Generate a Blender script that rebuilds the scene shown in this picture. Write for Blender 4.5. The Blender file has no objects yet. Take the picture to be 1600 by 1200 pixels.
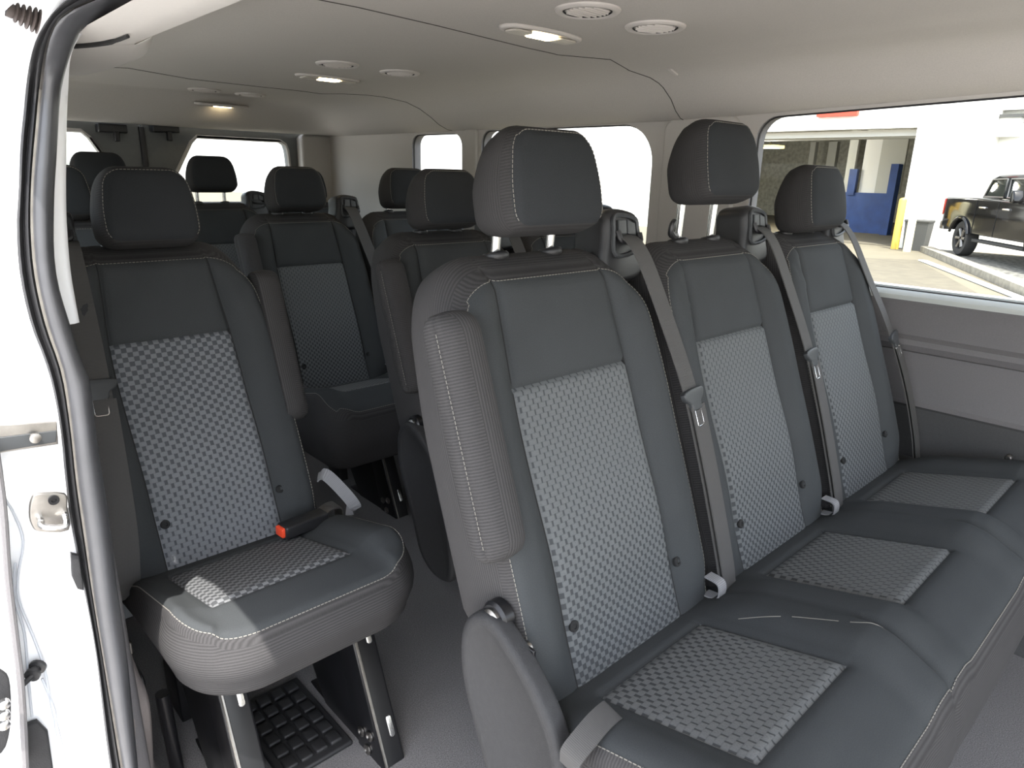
import bpy, bmesh, math, random
from mathutils import Vector, Matrix
random.seed(4)
SC = bpy.context.scene
COL = SC.collection
PI = math.pi
V = Vector

# ------------------------------------------------------------------ camera
CAM = V((-1.18825, -0.53579, 1.12336))
RGT = V((0.73210447, -0.68080819, 0.02287479))
UPV = V((0.18233827, 0.22821078, 0.95638517))
FWD = V((0.65633513, 0.69600291, -0.29121151))
FPX = 1072.88
cam = bpy.data.cameras.new('camera')
cam.sensor_width = 36.0
cam.sensor_fit = 'HORIZONTAL'
cam.lens = FPX / 1600 * 36.0
cam.clip_start = 0.02
cam.clip_end = 500
camo = bpy.data.objects.new('camera', cam)
COL.objects.link(camo)
mw = Matrix((( RGT.x, UPV.x, -FWD.x), (RGT.y, UPV.y, -FWD.y), (RGT.z, UPV.z, -FWD.z))).to_4x4()
mw.translation = CAM
camo.matrix_world = mw
SC.camera = camo

# ------------------------------------------------------------------ sky, sun, exposure
W = bpy.data.worlds.new('world')
SC.world = W
W.use_nodes = True
wn = W.node_tree.nodes
sky = wn.new('ShaderNodeTexSky')
sky.sky_type = 'NISHITA'
sky.sun_disc = False
sky.sun_elevation = math.radians(66)
sky.sun_rotation = math.radians(210)
sky.air_density = 1.0
sky.dust_density = 2.5
sky.ozone_density = 0.6
hsv = wn.new('ShaderNodeHueSaturation')
hsv.inputs['Saturation'].default_value = 0.45
W.node_tree.links.new(sky.outputs[0], hsv.inputs['Color'])
W.node_tree.links.new(hsv.outputs[0], wn['Background'].inputs['Color'])
wn['Background'].inputs['Strength'].default_value = 0.42
sun = bpy.data.lights.new('sun', 'SUN')
sun.energy = 4.6
sun.angle = math.radians(0.53)
sun.color = (1.0, 0.965, 0.92)
suno = bpy.data.objects.new('sun', sun)
COL.objects.link(suno)
suno.rotation_euler = V((0.27, 0.36, -1.0)).to_track_quat('-Z', 'Y').to_euler()
SC.view_settings.view_transform = 'Standard'
SC.view_settings.look = 'None'
SC.view_settings.exposure = 1.35
SC.view_settings.gamma = 1.0
SC.view_settings.use_curve_mapping = False
SC.cycles.max_bounces = 10
SC.cycles.diffuse_bounces = 6
SC.cycles.transparent_max_bounces = 12
SC.cycles.use_denoising = True
SC.cycles.sample_clamp_indirect = 8.0


# ------------------------------------------------------------------ helpers
def at(u, v, x=None, y=None, z=None):
    """point of the line of sight through photo pixel (u, v) where it meets one plane of the van or the yard"""
    d = RGT * ((u - 800) / FPX) + UPV * ((600 - v) / FPX) + FWD
    i, val = (0, x) if x is not None else ((1, y) if y is not None else (2, z))
    return CAM + d * ((val - CAM[i]) / d[i])


def lin(h):
    h = h.lstrip('#')
    out = []
    for i in (0, 2, 4):
        c = int(h[i:i + 2], 16) / 255
        out.append(c / 12.92 if c <= 0.04045 else ((c + 0.055) / 1.055) ** 2.4)
    return tuple(out)


def nmat(name):
    m = bpy.data.materials.new(name)
    m.use_nodes = True
    nt = m.node_tree
    return m, nt, nt.nodes['Principled BSDF']


def mk(name, col, rough=0.6, metal=0.0, noise=0.0, nscale=40.0, bump=0.0, bscale=400.0, spec=0.5, sheen=0.0, emit=None, estr=0.0, coat=0.0):
    m, nt, b = nmat(name)
    L = nt.links
    b.inputs['Roughness'].default_value = rough
    b.inputs['Metallic'].default_value = metal
    b.inputs['Specular IOR Level'].default_value = spec
    b.inputs['Coat Weight'].default_value = coat
    if sheen:
        b.inputs['Sheen Weight'].default_value = sheen
        b.inputs['Sheen Roughness'].default_value = 0.6
    b.inputs['Base Color'].default_value = (*col, 1)
    tc = nt.nodes.new('ShaderNodeTexCoord')
    if noise:
        n = nt.nodes.new('ShaderNodeTexNoise')
        n.inputs['Scale'].default_value = nscale
        n.inputs['Detail'].default_value = 4
        L.new(tc.outputs['Object'], n.inputs['Vector'])
        r = nt.nodes.new('ShaderNodeMapRange')
        r.inputs['From Min'].default_value = 0.3
        r.inputs['From Max'].default_value = 0.7
        r.inputs['To Min'].default_value = 1 - noise
        r.inputs['To Max'].default_value = 1 + noise
        L.new(n.outputs['Fac'], r.inputs['Value'])
        mx = nt.nodes.new('ShaderNodeVectorMath')
        mx.operation = 'SCALE'
        mx.inputs[0].default_value = col
        L.new(r.outputs['Result'], mx.inputs['Scale'])
        L.new(mx.outputs['Vector'], b.inputs['Base Color'])
    if bump:
        n2 = nt.nodes.new('ShaderNodeTexNoise')
        n2.inputs['Scale'].default_value = bscale
        n2.inputs['Detail'].default_value = 2
        L.new(tc.outputs['Object'], n2.inputs['Vector'])
        bp = nt.nodes.new('ShaderNodeBump')
        bp.inputs['Strength'].default_value = bump
        bp.inputs['Distance'].default_value = 0.002
        L.new(n2.outputs['Fac'], bp.inputs['Height'])
        L.new(bp.outputs['Normal'], b.inputs['Normal'])
    if emit:
        b.inputs['Emission Color'].default_value = (*emit, 1)
        b.inputs['Emission Strength'].default_value = estr
    return m


class NB:
    """tiny node-expression builder"""
    def __init__(s, nt):
        s.nt = nt

    def m(s, op, a, b=None, c=None):
        n = s.nt.nodes.new('ShaderNodeMath')
        n.operation = op
        for i, v in enumerate((a, b, c)):
            if v is None:
                continue
            if isinstance(v, (int, float)):
                n.inputs[i].default_value = v
            else:
                s.nt.links.new(v, n.inputs[i])
        return n.outputs[0]

    def mix(s, f, a, b):
        n = s.nt.nodes.new('ShaderNodeMix')
        n.data_type = 'RGBA'
        s.nt.links.new(f, n.inputs[0])
        for i, v in ((6, a), (7, b)):
            if isinstance(v, tuple):
                n.inputs[i].default_value = (*v, 1)
            else:
                s.nt.links.new(v, n.inputs[i])
        return n.outputs[2]

    def smooth(s, v, a, b):
        n = s.nt.nodes.new('ShaderNodeMapRange')
        n.interpolation_type = 'SMOOTHSTEP'
        n.inputs['From Min'].default_value = a
        n.inputs['From Max'].default_value = b
        s.nt.links.new(v, n.inputs['Value'])
        return n.outputs['Result']


def cloth(name, col, pitch=0.0, depth=0.35, var=0.10, axis=1, spec=0.15):
    """seat cloth with fine ribs of one pitch along uv axis, plus mottling"""
    m, nt, b = nmat(name)
    N = NB(nt)
    uv = nt.nodes.new('ShaderNodeUVMap')
    sp = nt.nodes.new('ShaderNodeSeparateXYZ')
    nt.links.new(uv.outputs['UV'], sp.inputs[0])
    no = nt.nodes.new('ShaderNodeTexNoise')
    no.inputs['Scale'].default_value = 600
    no.inputs['Detail'].default_value = 3
    nt.links.new(uv.outputs['UV'], no.inputs['Vector'])
    no2 = nt.nodes.new('ShaderNodeTexNoise')
    no2.inputs['Scale'].default_value = 14
    no2.inputs['Detail'].default_value = 3
    nt.links.new(uv.outputs['UV'], no2.inputs['Vector'])
    f = N.m('ADD', N.m('MULTIPLY', N.m('SUBTRACT', no.outputs['Fac'], 0.5), var * 4), N.m('MULTIPLY', N.m('SUBTRACT', no2.outputs['Fac'], 0.5), var * 1.6))
    h = no.outputs['Fac']
    if pitch:
        w = N.m('SINE', N.m('MULTIPLY', sp.outputs[axis], 2 * PI / pitch))
        f = N.m('ADD', f, N.m('MULTIPLY', w, depth * 0.45))
        h = N.m('ADD', N.m('MULTIPLY', w, 0.5), N.m('MULTIPLY', h, 0.4))
    sc = nt.nodes.new('ShaderNodeVectorMath')
    sc.operation = 'SCALE'
    sc.inputs[0].default_value = col
    nt.links.new(N.m('MAXIMUM', N.m('ADD', f, 1.0), 0.1), sc.inputs['Scale'])
    nt.links.new(sc.outputs['Vector'], b.inputs['Base Color'])
    bp = nt.nodes.new('ShaderNodeBump')
    bp.inputs['Strength'].default_value = 0.25
    bp.inputs['Distance'].default_value = 0.001
    nt.links.new(h, bp.inputs['Height'])
    nt.links.new(bp.outputs['Normal'], b.inputs['Normal'])
    b.inputs['Roughness'].default_value = 0.85
    b.inputs['Specular IOR Level'].default_value = spec
    return m


def weave(name, light, dark, thr0, thr1, v0, v1, px=0.0185, py=0.0088):
    """block weave: staggered light blocks with dark gaps, the gap share running from thr0 at v0 to thr1 at v1"""
    m, nt, b = nmat(name)
    N = NB(nt)
    uv = nt.nodes.new('ShaderNodeUVMap')
    sp = nt.nodes.new('ShaderNodeSeparateXYZ')
    nt.links.new(uv.outputs['UV'], sp.inputs[0])
    u, v = sp.outputs[0], sp.outputs[1]
    row = N.m('DIVIDE', v, py)
    rf = N.m('FLOOR', row)
    par = N.m('MODULO', N.m('ABSOLUTE', rf), 2.0)
    uu = N.m('FRACT', N.m('ADD', N.m('DIVIDE', u, px), N.m('ADD', N.m('MULTIPLY', par, 0.5), 40.0)))
    vv = N.m('FRACT', N.m('ADD', row, 200.0))
    mr = nt.nodes.new('ShaderNodeMapRange')
    for k, x in (('From Min', v0), ('From Max', v1), ('To Min', thr0), ('To Max', thr1)):
        mr.inputs[k].default_value = x
    nt.links.new(v, mr.inputs['Value'])
    t = mr.outputs['Result']
    d = N.m('SUBTRACT', t, uu)
    blk = N.m('MULTIPLY', N.smooth(d, 0.0, 0.09), N.smooth(uu, 0.0, 0.06))
    ln = N.smooth(N.m('ABSOLUTE', N.m('SUBTRACT', vv, 0.5)), 0.47, 0.36)
    blk = N.m('MULTIPLY', blk, N.m('ADD', N.m('MULTIPLY', ln, 0.24), 0.76))
    no = nt.nodes.new('ShaderNodeTexNoise')
    no.inputs['Scale'].default_value = 420
    nt.links.new(uv.outputs['UV'], no.inputs['Vector'])
    blk2 = N.m('MULTIPLY', blk, N.m('ADD', N.m('MULTIPLY', no.outputs['Fac'], 0.8), 0.6))
    nt.links.new(N.mix(blk2, dark, light), b.inputs['Base Color'])
    bp = nt.nodes.new('ShaderNodeBump')
    bp.inputs['Strength'].default_value = 0.5
    bp.inputs['Distance'].default_value = 0.0012
    nt.links.new(blk2, bp.inputs['Height'])
    nt.links.new(bp.outputs['Normal'], b.inputs['Normal'])
    b.inputs['Roughness'].default_value = 0.75
    b.inputs['Specular IOR Level'].default_value = 0.2
    return m


M = {}
M['plain'] = cloth('seat_cloth_plain', (0.0390, 0.0420, 0.0435), 0, 0, 0.12)
M['headc'] = cloth('headrest_cloth', (0.024, 0.026, 0.028), 0, 0, 0.12)
M['headb'] = cloth('headrest_side_cloth', (0.032, 0.031, 0.031), 0.0042, 0.35, 0.10)
M['box'] = cloth('seat_cloth_ribbed', (0.041, 0.0395, 0.0395), 0.0042, 0.5, 0.10)
M['weave'] = weave('seat_cloth_block_weave', (0.100, 0.106, 0.108), (0.042, 0.045, 0.048), 0.62, 0.92, 0.04, 0.30, 0.0160, 0.0078)
M['weaves'] = weave('single_seat_block_weave', (0.150, 0.157, 0.166), (0.062, 0.067, 0.073), 0.88, 0.60, 0.06, 0.42, 0.0195, 0.0088)
M['weavec'] = weave('cushion_cloth_block_weave', (0.110, 0.113, 0.112), (0.042, 0.044, 0.045), 0.93, 0.75, -0.19, -0.08, 0.0170, 0.0100)
M['weaveb'] = weave('single_cushion_block_weave', (0.140, 0.143, 0.146), (0.048, 0.050, 0.052), 0.60, 0.60, 0, 1)
M['stitch'] = mk('pale_stitching', (0.17, 0.16, 0.14), 0.8)
M['web'] = cloth('belt_webbing', (0.060, 0.058, 0.056), 0.0022, 0.35, 0.05, 1, 0.4)
M['webpale'] = cloth('pale_loop_webbing', (0.20, 0.20, 0.205), 0.003, 0.4, 0.05, 1, 0.4)
M['black'] = mk('black_plastic', (0.014, 0.014, 0.015), 0.42, bump=0.15, bscale=900)
M['blackp'] = mk('black_plastic_panel', (0.035, 0.038, 0.040), 0.5)
M['blkmetal'] = mk('black_gloss_steel', (0.008, 0.008, 0.009), 0.30, 0.0, spec=0.35)
M['chrome'] = mk('bright_steel', (0.75, 0.75, 0.74), 0.22, 1.0, noise=0.08)
M['steel'] = mk('dull_steel', (0.30, 0.285, 0.265), 0.38, 1.0, noise=0.15, nscale=60)
M['red'] = mk('red_release_plastic', (0.75, 0.07, 0.025), 0.4)
M['grey'] = mk('grey_grained_plastic', (0.026, 0.026, 0.027), 0.6, noise=0.08, nscale=120, spec=0.25, bump=0.3, bscale=700)
M['head'] = mk('headliner_felt', (0.46, 0.435, 0.40), 0.95, noise=0.05, nscale=350, spec=0.1)
M['trim'] = mk('pale_pillar_plastic', (0.46, 0.44, 0.41), 0.6, noise=0.02, nscale=300)
M['low'] = mk('dark_grey_trim_plastic', (0.115, 0.110, 0.112), 0.6, noise=0.05, nscale=300, bump=0.2, bscale=600)
M['low2'] = mk('charcoal_trim_carpet', (0.050, 0.050, 0.050), 0.95, noise=0.12, nscale=500)
M['sillp'] = mk('pinkish_grey_sill_plastic', (0.30, 0.265, 0.25), 0.6, noise=0.04, nscale=200)
M['silltop'] = mk('grey_window_ledge', (0.40, 0.42, 0.40), 0.5)
M['carpet'] = mk('floor_carpet', (0.15, 0.146, 0.146), 1.0, noise=0.35, nscale=420, bump=0.6, bscale=500, spec=0.1)
M['mat'] = mk('black_waffle_rubber', (0.016, 0.016, 0.017), 0.55)
M['rubber'] = mk('seal_rubber', (0.055, 0.056, 0.060), 0.36, noise=0.08, nscale=30)
M['rubber2'] = mk('seal_lip_rubber', (0.018, 0.018, 0.019), 0.5)
M['boot'] = mk('corrugated_boot_rubber', (0.075, 0.060, 0.055), 0.6)
M['paint'] = mk('white_body_paint', (0.78, 0.79, 0.80), 0.3, coat=0.4)
M['reardoor'] = mk('rear_door_trim', (0.13, 0.135, 0.13), 0.7, noise=0.04)
M['lens'] = mk('lamp_lens_lit', (0.9, 0.85, 0.7), 0.3, emit=(1.0, 0.80, 0.48), estr=7.0)
M['lensoff'] = mk('lamp_lens_unlit', (0.42, 0.39, 0.34), 0.35)
M['vent'] = mk('vent_plastic', (0.48, 0.45, 0.42), 0.55)
M['dark'] = mk('dark_gap', (0.010, 0.010, 0.010), 0.9)
M['seam'] = mk('headliner_seam', (0.05, 0.045, 0.04), 0.9)
# yard
M['wall'] = mk('white_render', (0.80, 0.79, 0.74), 0.8, noise=0.02, nscale=3)
M['wall2'] = mk('grey_white_render', (0.56, 0.55, 0.52), 0.8)
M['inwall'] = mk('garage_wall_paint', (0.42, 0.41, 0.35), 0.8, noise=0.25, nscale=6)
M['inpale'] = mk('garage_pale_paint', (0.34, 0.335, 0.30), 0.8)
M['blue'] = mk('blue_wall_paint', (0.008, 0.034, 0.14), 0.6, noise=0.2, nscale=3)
M['concrete'] = mk('pale_concrete', (0.115, 0.100, 0.068), 0.9, noise=0.08, nscale=2.0)
M['asphalt'] = mk('worn_asphalt', (0.085, 0.073, 0.050), 0.9, noise=0.15, nscale=4.0)
M['gravel'] = mk('grey_gravel', (0.12, 0.115, 0.10), 1.0, noise=0.7, nscale=9.0, bump=1.0, bscale=20)
M['bounce'] = mk('bounce_slab_pale', (0.58, 0.56, 0.53), 0.9, noise=0.05)  # extra bright ground colour, chosen to bounce light into the van
M['crease'] = mk('jamb_crease_shading', (0.40, 0.42, 0.46), 0.4)  # blue-grey stands in for shade along the pressed folds
M['kerb'] = mk('kerb_concrete', (0.22, 0.20, 0.16), 0.9, noise=0.25, nscale=8)
M['white'] = mk('road_paint', (0.85, 0.85, 0.82), 0.7)
M['yellow'] = mk('yellow_post_paint', (0.62, 0.40, 0.07), 0.6)
M['cream'] = mk('faded_cream_post_paint', (0.72, 0.66, 0.42), 0.6)
M['bin'] = mk('grey_bin_plastic', (0.065, 0.065, 0.06), 0.6)
M['tred'] = mk('red_sign_face', (0.75, 0.06, 0.03), 0.5)
M['tblack'] = mk('black_truck_paint', (0.006, 0.006, 0.007), 0.10, spec=0.35)
M['tglass'] = mk('dark_truck_glass', (0.02, 0.025, 0.022), 0.06, spec=0.8)
M['tire'] = mk('tyre_rubber', (0.02, 0.019, 0.018), 0.8)
M['rim'] = mk('dark_alloy', (0.20, 0.19, 0.18), 0.35, 0.8)
M['tlamp'] = mk('red_tail_lamp', (0.35, 0.015, 0.012), 0.2)
M['lampy'] = mk('yellow_shop_lamp', (0.8, 0.65, 0.2), 0.5, emit=(1.0, 0.8, 0.3), estr=1.0)


def glass_mat():
    m = bpy.data.materials.new('clear_side_glass')
    m.use_nodes = True
    nt = m.node_tree
    for n in list(nt.nodes):
        nt.nodes.remove(n)
    o = nt.nodes.new('ShaderNodeOutputMaterial')
    mx = nt.nodes.new('ShaderNodeMixShader')
    tr = nt.nodes.new('ShaderNodeBsdfTransparent')
    tr.inputs[0].default_value = (0.92, 0.95, 0.93, 1)
    gl = nt.nodes.new('ShaderNodeBsdfGlossy')
    gl.inputs['Roughness'].default_value = 0.02
    lw = nt.nodes.new('ShaderNodeLayerWeight')
    N = NB(nt)
    nt.links.new(N.m('ADD', N.m('MULTIPLY', N.m('POWER', lw.outputs['Facing'], 5.0), 0.85), 0.02), mx.inputs[0])
    nt.links.new(tr.outputs[0], mx.inputs[1])
    nt.links.new(gl.outputs[0], mx.inputs[2])
    nt.links.new(mx.outputs[0], o.inputs[0])
    return m


M['glass'] = glass_mat()


# ------------------------------------------------------------------ mesh builder
class MB:
    def __init__(s):
        s.v = []
        s.f = []
        s.m = []
        s.uv = []
        s.mats = []

    def mi(s, key):
        if key not in s.mats:
            s.mats.append(key)
        return s.mats.index(key)

    def vert(s, p):
        s.v.append(tuple(p))
        return len(s.v) - 1

    def face(s, idx, mat, uv=None):
        s.f.append(tuple(idx))
        s.m.append(s.mi(mat))
        if uv is None:
            uv = []
            ps = [V(s.v[i]) for i in idx]
            n = (ps[1] - ps[0]).cross(ps[2] - ps[0])
            a = max(range(3), key=lambda k: abs(n[k]))
            for p in ps:
                uv.append([(p.y, p.z), (p.x, p.z), (p.x, p.y)][a])
        s.uv.append(uv)

    def build(s, name, parent=None, smooth=True, angle=40, loc=None):
        me = bpy.data.meshes.new(name)
        me.from_pydata(s.v, [], s.f)
        for k in s.mats:
            me.materials.append(M[k])
        me.polygons.foreach_set('material_index', s.m)
        ul = me.uv_layers.new(name='UVMap')
        flat = []
        for u in s.uv:
            for a in u:
                flat.extend(a)
        ul.data.foreach_set('uv', flat)
        if smooth:
            me.polygons.foreach_set('use_smooth', [True] * len(s.f))
            try:
                me.set_sharp_from_angle(angle=math.radians(angle))
            except Exception:
                pass
        me.update()
        o = bpy.data.objects.new(name, me)
        COL.objects.link(o)
        if parent:
            o.parent = parent
        if loc:
            o.location = loc
        return o

    # ---- shapes
    def hexa(s, P, mat):
        i = [s.vert(p) for p in P]
        for q in ((0, 3, 2, 1), (4, 5, 6, 7), (0, 1, 5, 4), (1, 2, 6, 5), (2, 3, 7, 6), (3, 0, 4, 7)):
            s.face([i[k] for k in q], mat)

    def box(s, a, b, mat, bev=0.0):
        (x0, y0, z0), (x1, y1, z1) = a, b
        if bev > 0:
            e = min(bev, 0.45 * (x1 - x0), 0.45 * (y1 - y0), 0.45 * (z1 - z0))
            bm = bmesh.new()
            bmesh.ops.create_cube(bm, size=1.0, matrix=Matrix.Translation(((x0 + x1) / 2, (y0 + y1) / 2, (z0 + z1) / 2)) @ Matrix.Diagonal((x1 - x0, y1 - y0, z1 - z0, 1)))
            bmesh.ops.bevel(bm, geom=bm.edges[:], offset=e, segments=3, affect='EDGES', profile=0.5)
            s.bm(bm, mat)
            return
        s.hexa([(x0, y0, z0), (x1, y0, z0), (x1, y1, z0), (x0, y1, z0), (x0, y0, z1), (x1, y0, z1), (x1, y1, z1), (x0, y1, z1)], mat)

    def bm(s, bm, mat, mtx=None):
        bm.verts.index_update()
        base = len(s.v)
        for v in bm.verts:
            s.v.append(tuple(mtx @ v.co if mtx else v.co))
        for f in bm.faces:
            s.face([base + v.index for v in f.verts], mat)
        bm.free()

    def tube(s, pts, r, mat, n=10, cap=True, flat=None):
        pts = [V(p) for p in pts]
        rs = r if isinstance(r, (list, tuple)) else [r] * len(pts)
        rings = []
        pn = None
        for i, p in enumerate(pts):
            t = (pts[min(i + 1, len(pts) - 1)] - pts[max(i - 1, 0)]).normalized()
            if pn is None:
                a = V((0, 0, 1)) if abs(t.z) < 0.9 else V((1, 0, 0))
                pn = (a - t * a.dot(t)).normalized()
            else:
                pn = (pn - t * pn.dot(t)).normalized()
            b = t.cross(pn)
            rings.append([s.vert(p + (pn * math.cos(2 * PI * k / n) + b * math.sin(2 * PI * k / n)) * rs[i]) for k in range(n)])
        for i in range(len(pts) - 1):
            for k in range(n):
                s.face([rings[i][k], rings[i][(k + 1) % n], rings[i + 1][(k + 1) % n], rings[i + 1][k]], mat)
        if cap:
            s.face(rings[0][::-1], mat)
            s.face(rings[-1], mat)

    def lathe(s, prof, mtx, mat, n=32):
        """prof: (radius, height[, mat]) list, turned about local z"""
        rings = []
        for q in prof:
            rings.append([s.vert(mtx @ V((q[0] * math.cos(2 * PI * k / n), q[0] * math.sin(2 * PI * k / n), q[1]))) for k in range(n)])
        for i in range(len(prof) - 1):
            mm = prof[i][2] if len(prof[i]) > 2 else mat
            for k in range(n):
                s.face([rings[i][k], rings[i][(k + 1) % n], rings[i + 1][(k + 1) % n], rings[i + 1][k]], mm)
        s.face(rings[0][::-1], prof[0][2] if len(prof[0]) > 2 else mat)
        s.face(rings[-1], prof[-1][2] if len(prof[-1]) > 2 else mat)

    def ribbon(s, pts, wdir, width, thick, mat):
        """strap with real thickness along pts; wdir a vector or one per point"""
        pts = [V(p) for p in pts]
        rows = []
        acc = 0
        for i, p in enumerate(pts):
            t = (pts[min(i + 1, len(pts) - 1)] - pts[max(i - 1, 0)]).normalized()
            w = V(wdir[i]) if isinstance(wdir, list) else V(wdir)
            w = (w - t * w.dot(t)).normalized()
            n = w.cross(t)
            if i:
                acc += (p - pts[i - 1]).length
            hw = width / 2
            rows.append(([s.vert(p + w * a * hw + n * b * thick / 2) for a, b in ((-1, -1), (1, -1), (1, 1), (-1, 1))], acc))
        for (r0, a0), (r1, a1) in zip(rows[:-1], rows[1:]):
            for k in range(4):
                j = (k + 1) % 4
                u0, u1 = (0, width) if k in (0, 2) else (0, thick)
                s.face([r0[k], r0[j], r1[j], r1[k]], mat, [(u0, a0), (u1, a0), (u1, a1), (u0, a1)])
        s.face(rows[0][0][::-1], mat)
        s.face(rows[-1][0], mat)

    def slab(s, outline, T, fil, fn, mat, capmat=None, rim=None):
        """extruded outline with rounded edges; fn maps local (a, b, d) to the world, d outward"""
        n = len(outline)
        P = [V((a, b, 0)) for a, b in outline]
        ar = sum(P[i].x * P[(i + 1) % n].y - P[(i + 1) % n].x * P[i].y for i in range(n))
        if ar < 0:
            P.reverse()
        nm = []
        for i in range(n):
            e0 = (P[i] - P[i - 1]).normalized()
            e1 = (P[(i + 1) % n] - P[i]).normalized()
            q = V((e0.y + e1.y, -e0.x - e1.x, 0)).normalized()
            c = max(0.35, q.dot(V((e0.y, -e0.x, 0))))
            nm.append(q / c)
        prof = []
        for k in range(5):
            a = k / 4 * PI / 2
            prof.append((-fil * (1 - math.sin(a)), -T + fil * (1 - math.cos(a)) if False else -T + fil * (1 - math.cos(PI / 2 - (PI / 2 - a)))))
        prof = [(-fil * (1 - math.sin(k / 4 * PI / 2)), -T + fil * (1 - math.cos(k / 4 * PI / 2))) for k in range(5)]
        prof += [(-fil * (1 - math.cos(k / 4 * PI / 2)), -fil * (1 - math.sin(k / 4 * PI / 2))) for k in range(5)]
        if rim:
            w, dp = rim
            prof += [(-fil - w, 0), (-fil - w - dp, -dp * 0.3), (-fil - w - 2 * dp, -dp)]
        rings = []
        for off, d in prof:
            rings.append([s.vert(fn(*(P[i] + nm[i] * off).xy, d)) for i in range(n)])
        for r0, r1 in zip(rings[:-1], rings[1:]):
            for k in range(n):
                s.face([r0[k], r0[(k + 1) % n], r1[(k + 1) % n], r1[k]], mat)
        s.face(rings[0][::-1], mat)
        s.face(rings[-1], capmat or mat)

    def dashes(s, pts, mat='stitch', r=0.0007, on=0.0045, off=0.002):
        pts = [V(p) for p in pts]
        D = [0]
        for a, b in zip(pts[:-1], pts[1:]):
            D.append(D[-1] + (b - a).length)

        def pos(d):
            for i in range(len(pts) - 1):
                if d <= D[i + 1] + 1e-9:
                    f = (d - D[i]) / max(1e-9, D[i + 1] - D[i])
                    return pts[i].lerp(pts[i + 1], f)
            return pts[-1]
        d = 0
        while d + on < D[-1]:
            s.tube([pos(d), pos(d + on / 2), pos(d + on)], r, mat, n=4)
            d += on + off


def smooth_closed(pts, n=8):
    """Catmull-Rom through a closed outline"""
    out = []
    k = len(pts)
    for i in range(k):
        p0, p1, p2, p3 = [V((*pts[(i + j - 1) % k], 0)) for j in range(4)]
        for q in range(n):
            t = q / n
            p = 0.5 * ((2 * p1) + (p2 - p0) * t + (2 * p0 - 5 * p1 + 4 * p2 - p3) * t * t + (3 * p1 - p0 - 3 * p2 + p3) * t ** 3)
            out.append((p.x, p.y))
    return out


def smooth_open(pts, n=8):
    P = [V(p) for p in pts]
    P = [2 * P[0] - P[1]] + P + [2 * P[-1] - P[-2]]
    out = []
    for i in range(1, len(P) - 2):
        p0, p1, p2, p3 = P[i - 1:i + 3]
        for q in range(n):
            t = q / n
            out.append(0.5 * ((2 * p1) + (p2 - p0) * t + (2 * p0 - 5 * p1 + 4 * p2 - p3) * t * t + (3 * p1 - p0 - 3 * p2 + p3) * t ** 3))
    out.append(P[-2])
    return out


def rrect(x0, x1, y0, y1, r, n=6):
    """rounded rectangle; r one radius or four (x0y0, x1y0, x1y1, x0y1)"""
    R = r if isinstance(r, (list, tuple)) else [r] * 4
    out = []
    for (cx, cy, a0, q) in ((x0 + R[0], y0 + R[0], PI, R[0]), (x1 - R[1], y0 + R[1], 1.5 * PI, R[1]), (x1 - R[2], y1 - R[2], 0, R[2]), (x0 + R[3], y1 - R[3], PI / 2, R[3])):
        for k in range(n + 1):
            a = a0 + k / n * PI / 2
            out.append((cx + q * math.cos(a), cy + q * math.sin(a)))
    return out


def glines(a, b, step, ex, fil):
    ex = sorted(set([round(e, 5) for e in ex if a - 1e-6 <= e <= b + 1e-6] + [a, b] + [a + fil * q for q in (0.1, 0.28, 0.5, 0.75, 1.0)] + [b - fil * q for q in (0.1, 0.28, 0.5, 0.75, 1.0)]))
    out = [ex[0]]
    for e in ex[1:]:
        if e - out[-1] < 0.0008:
            continue
        g = e - out[-1]
        k = max(1, round(g / step))
        p = out[-1]
        out += [p + g * j / k for j in range(1, k + 1)]
    return out


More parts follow.
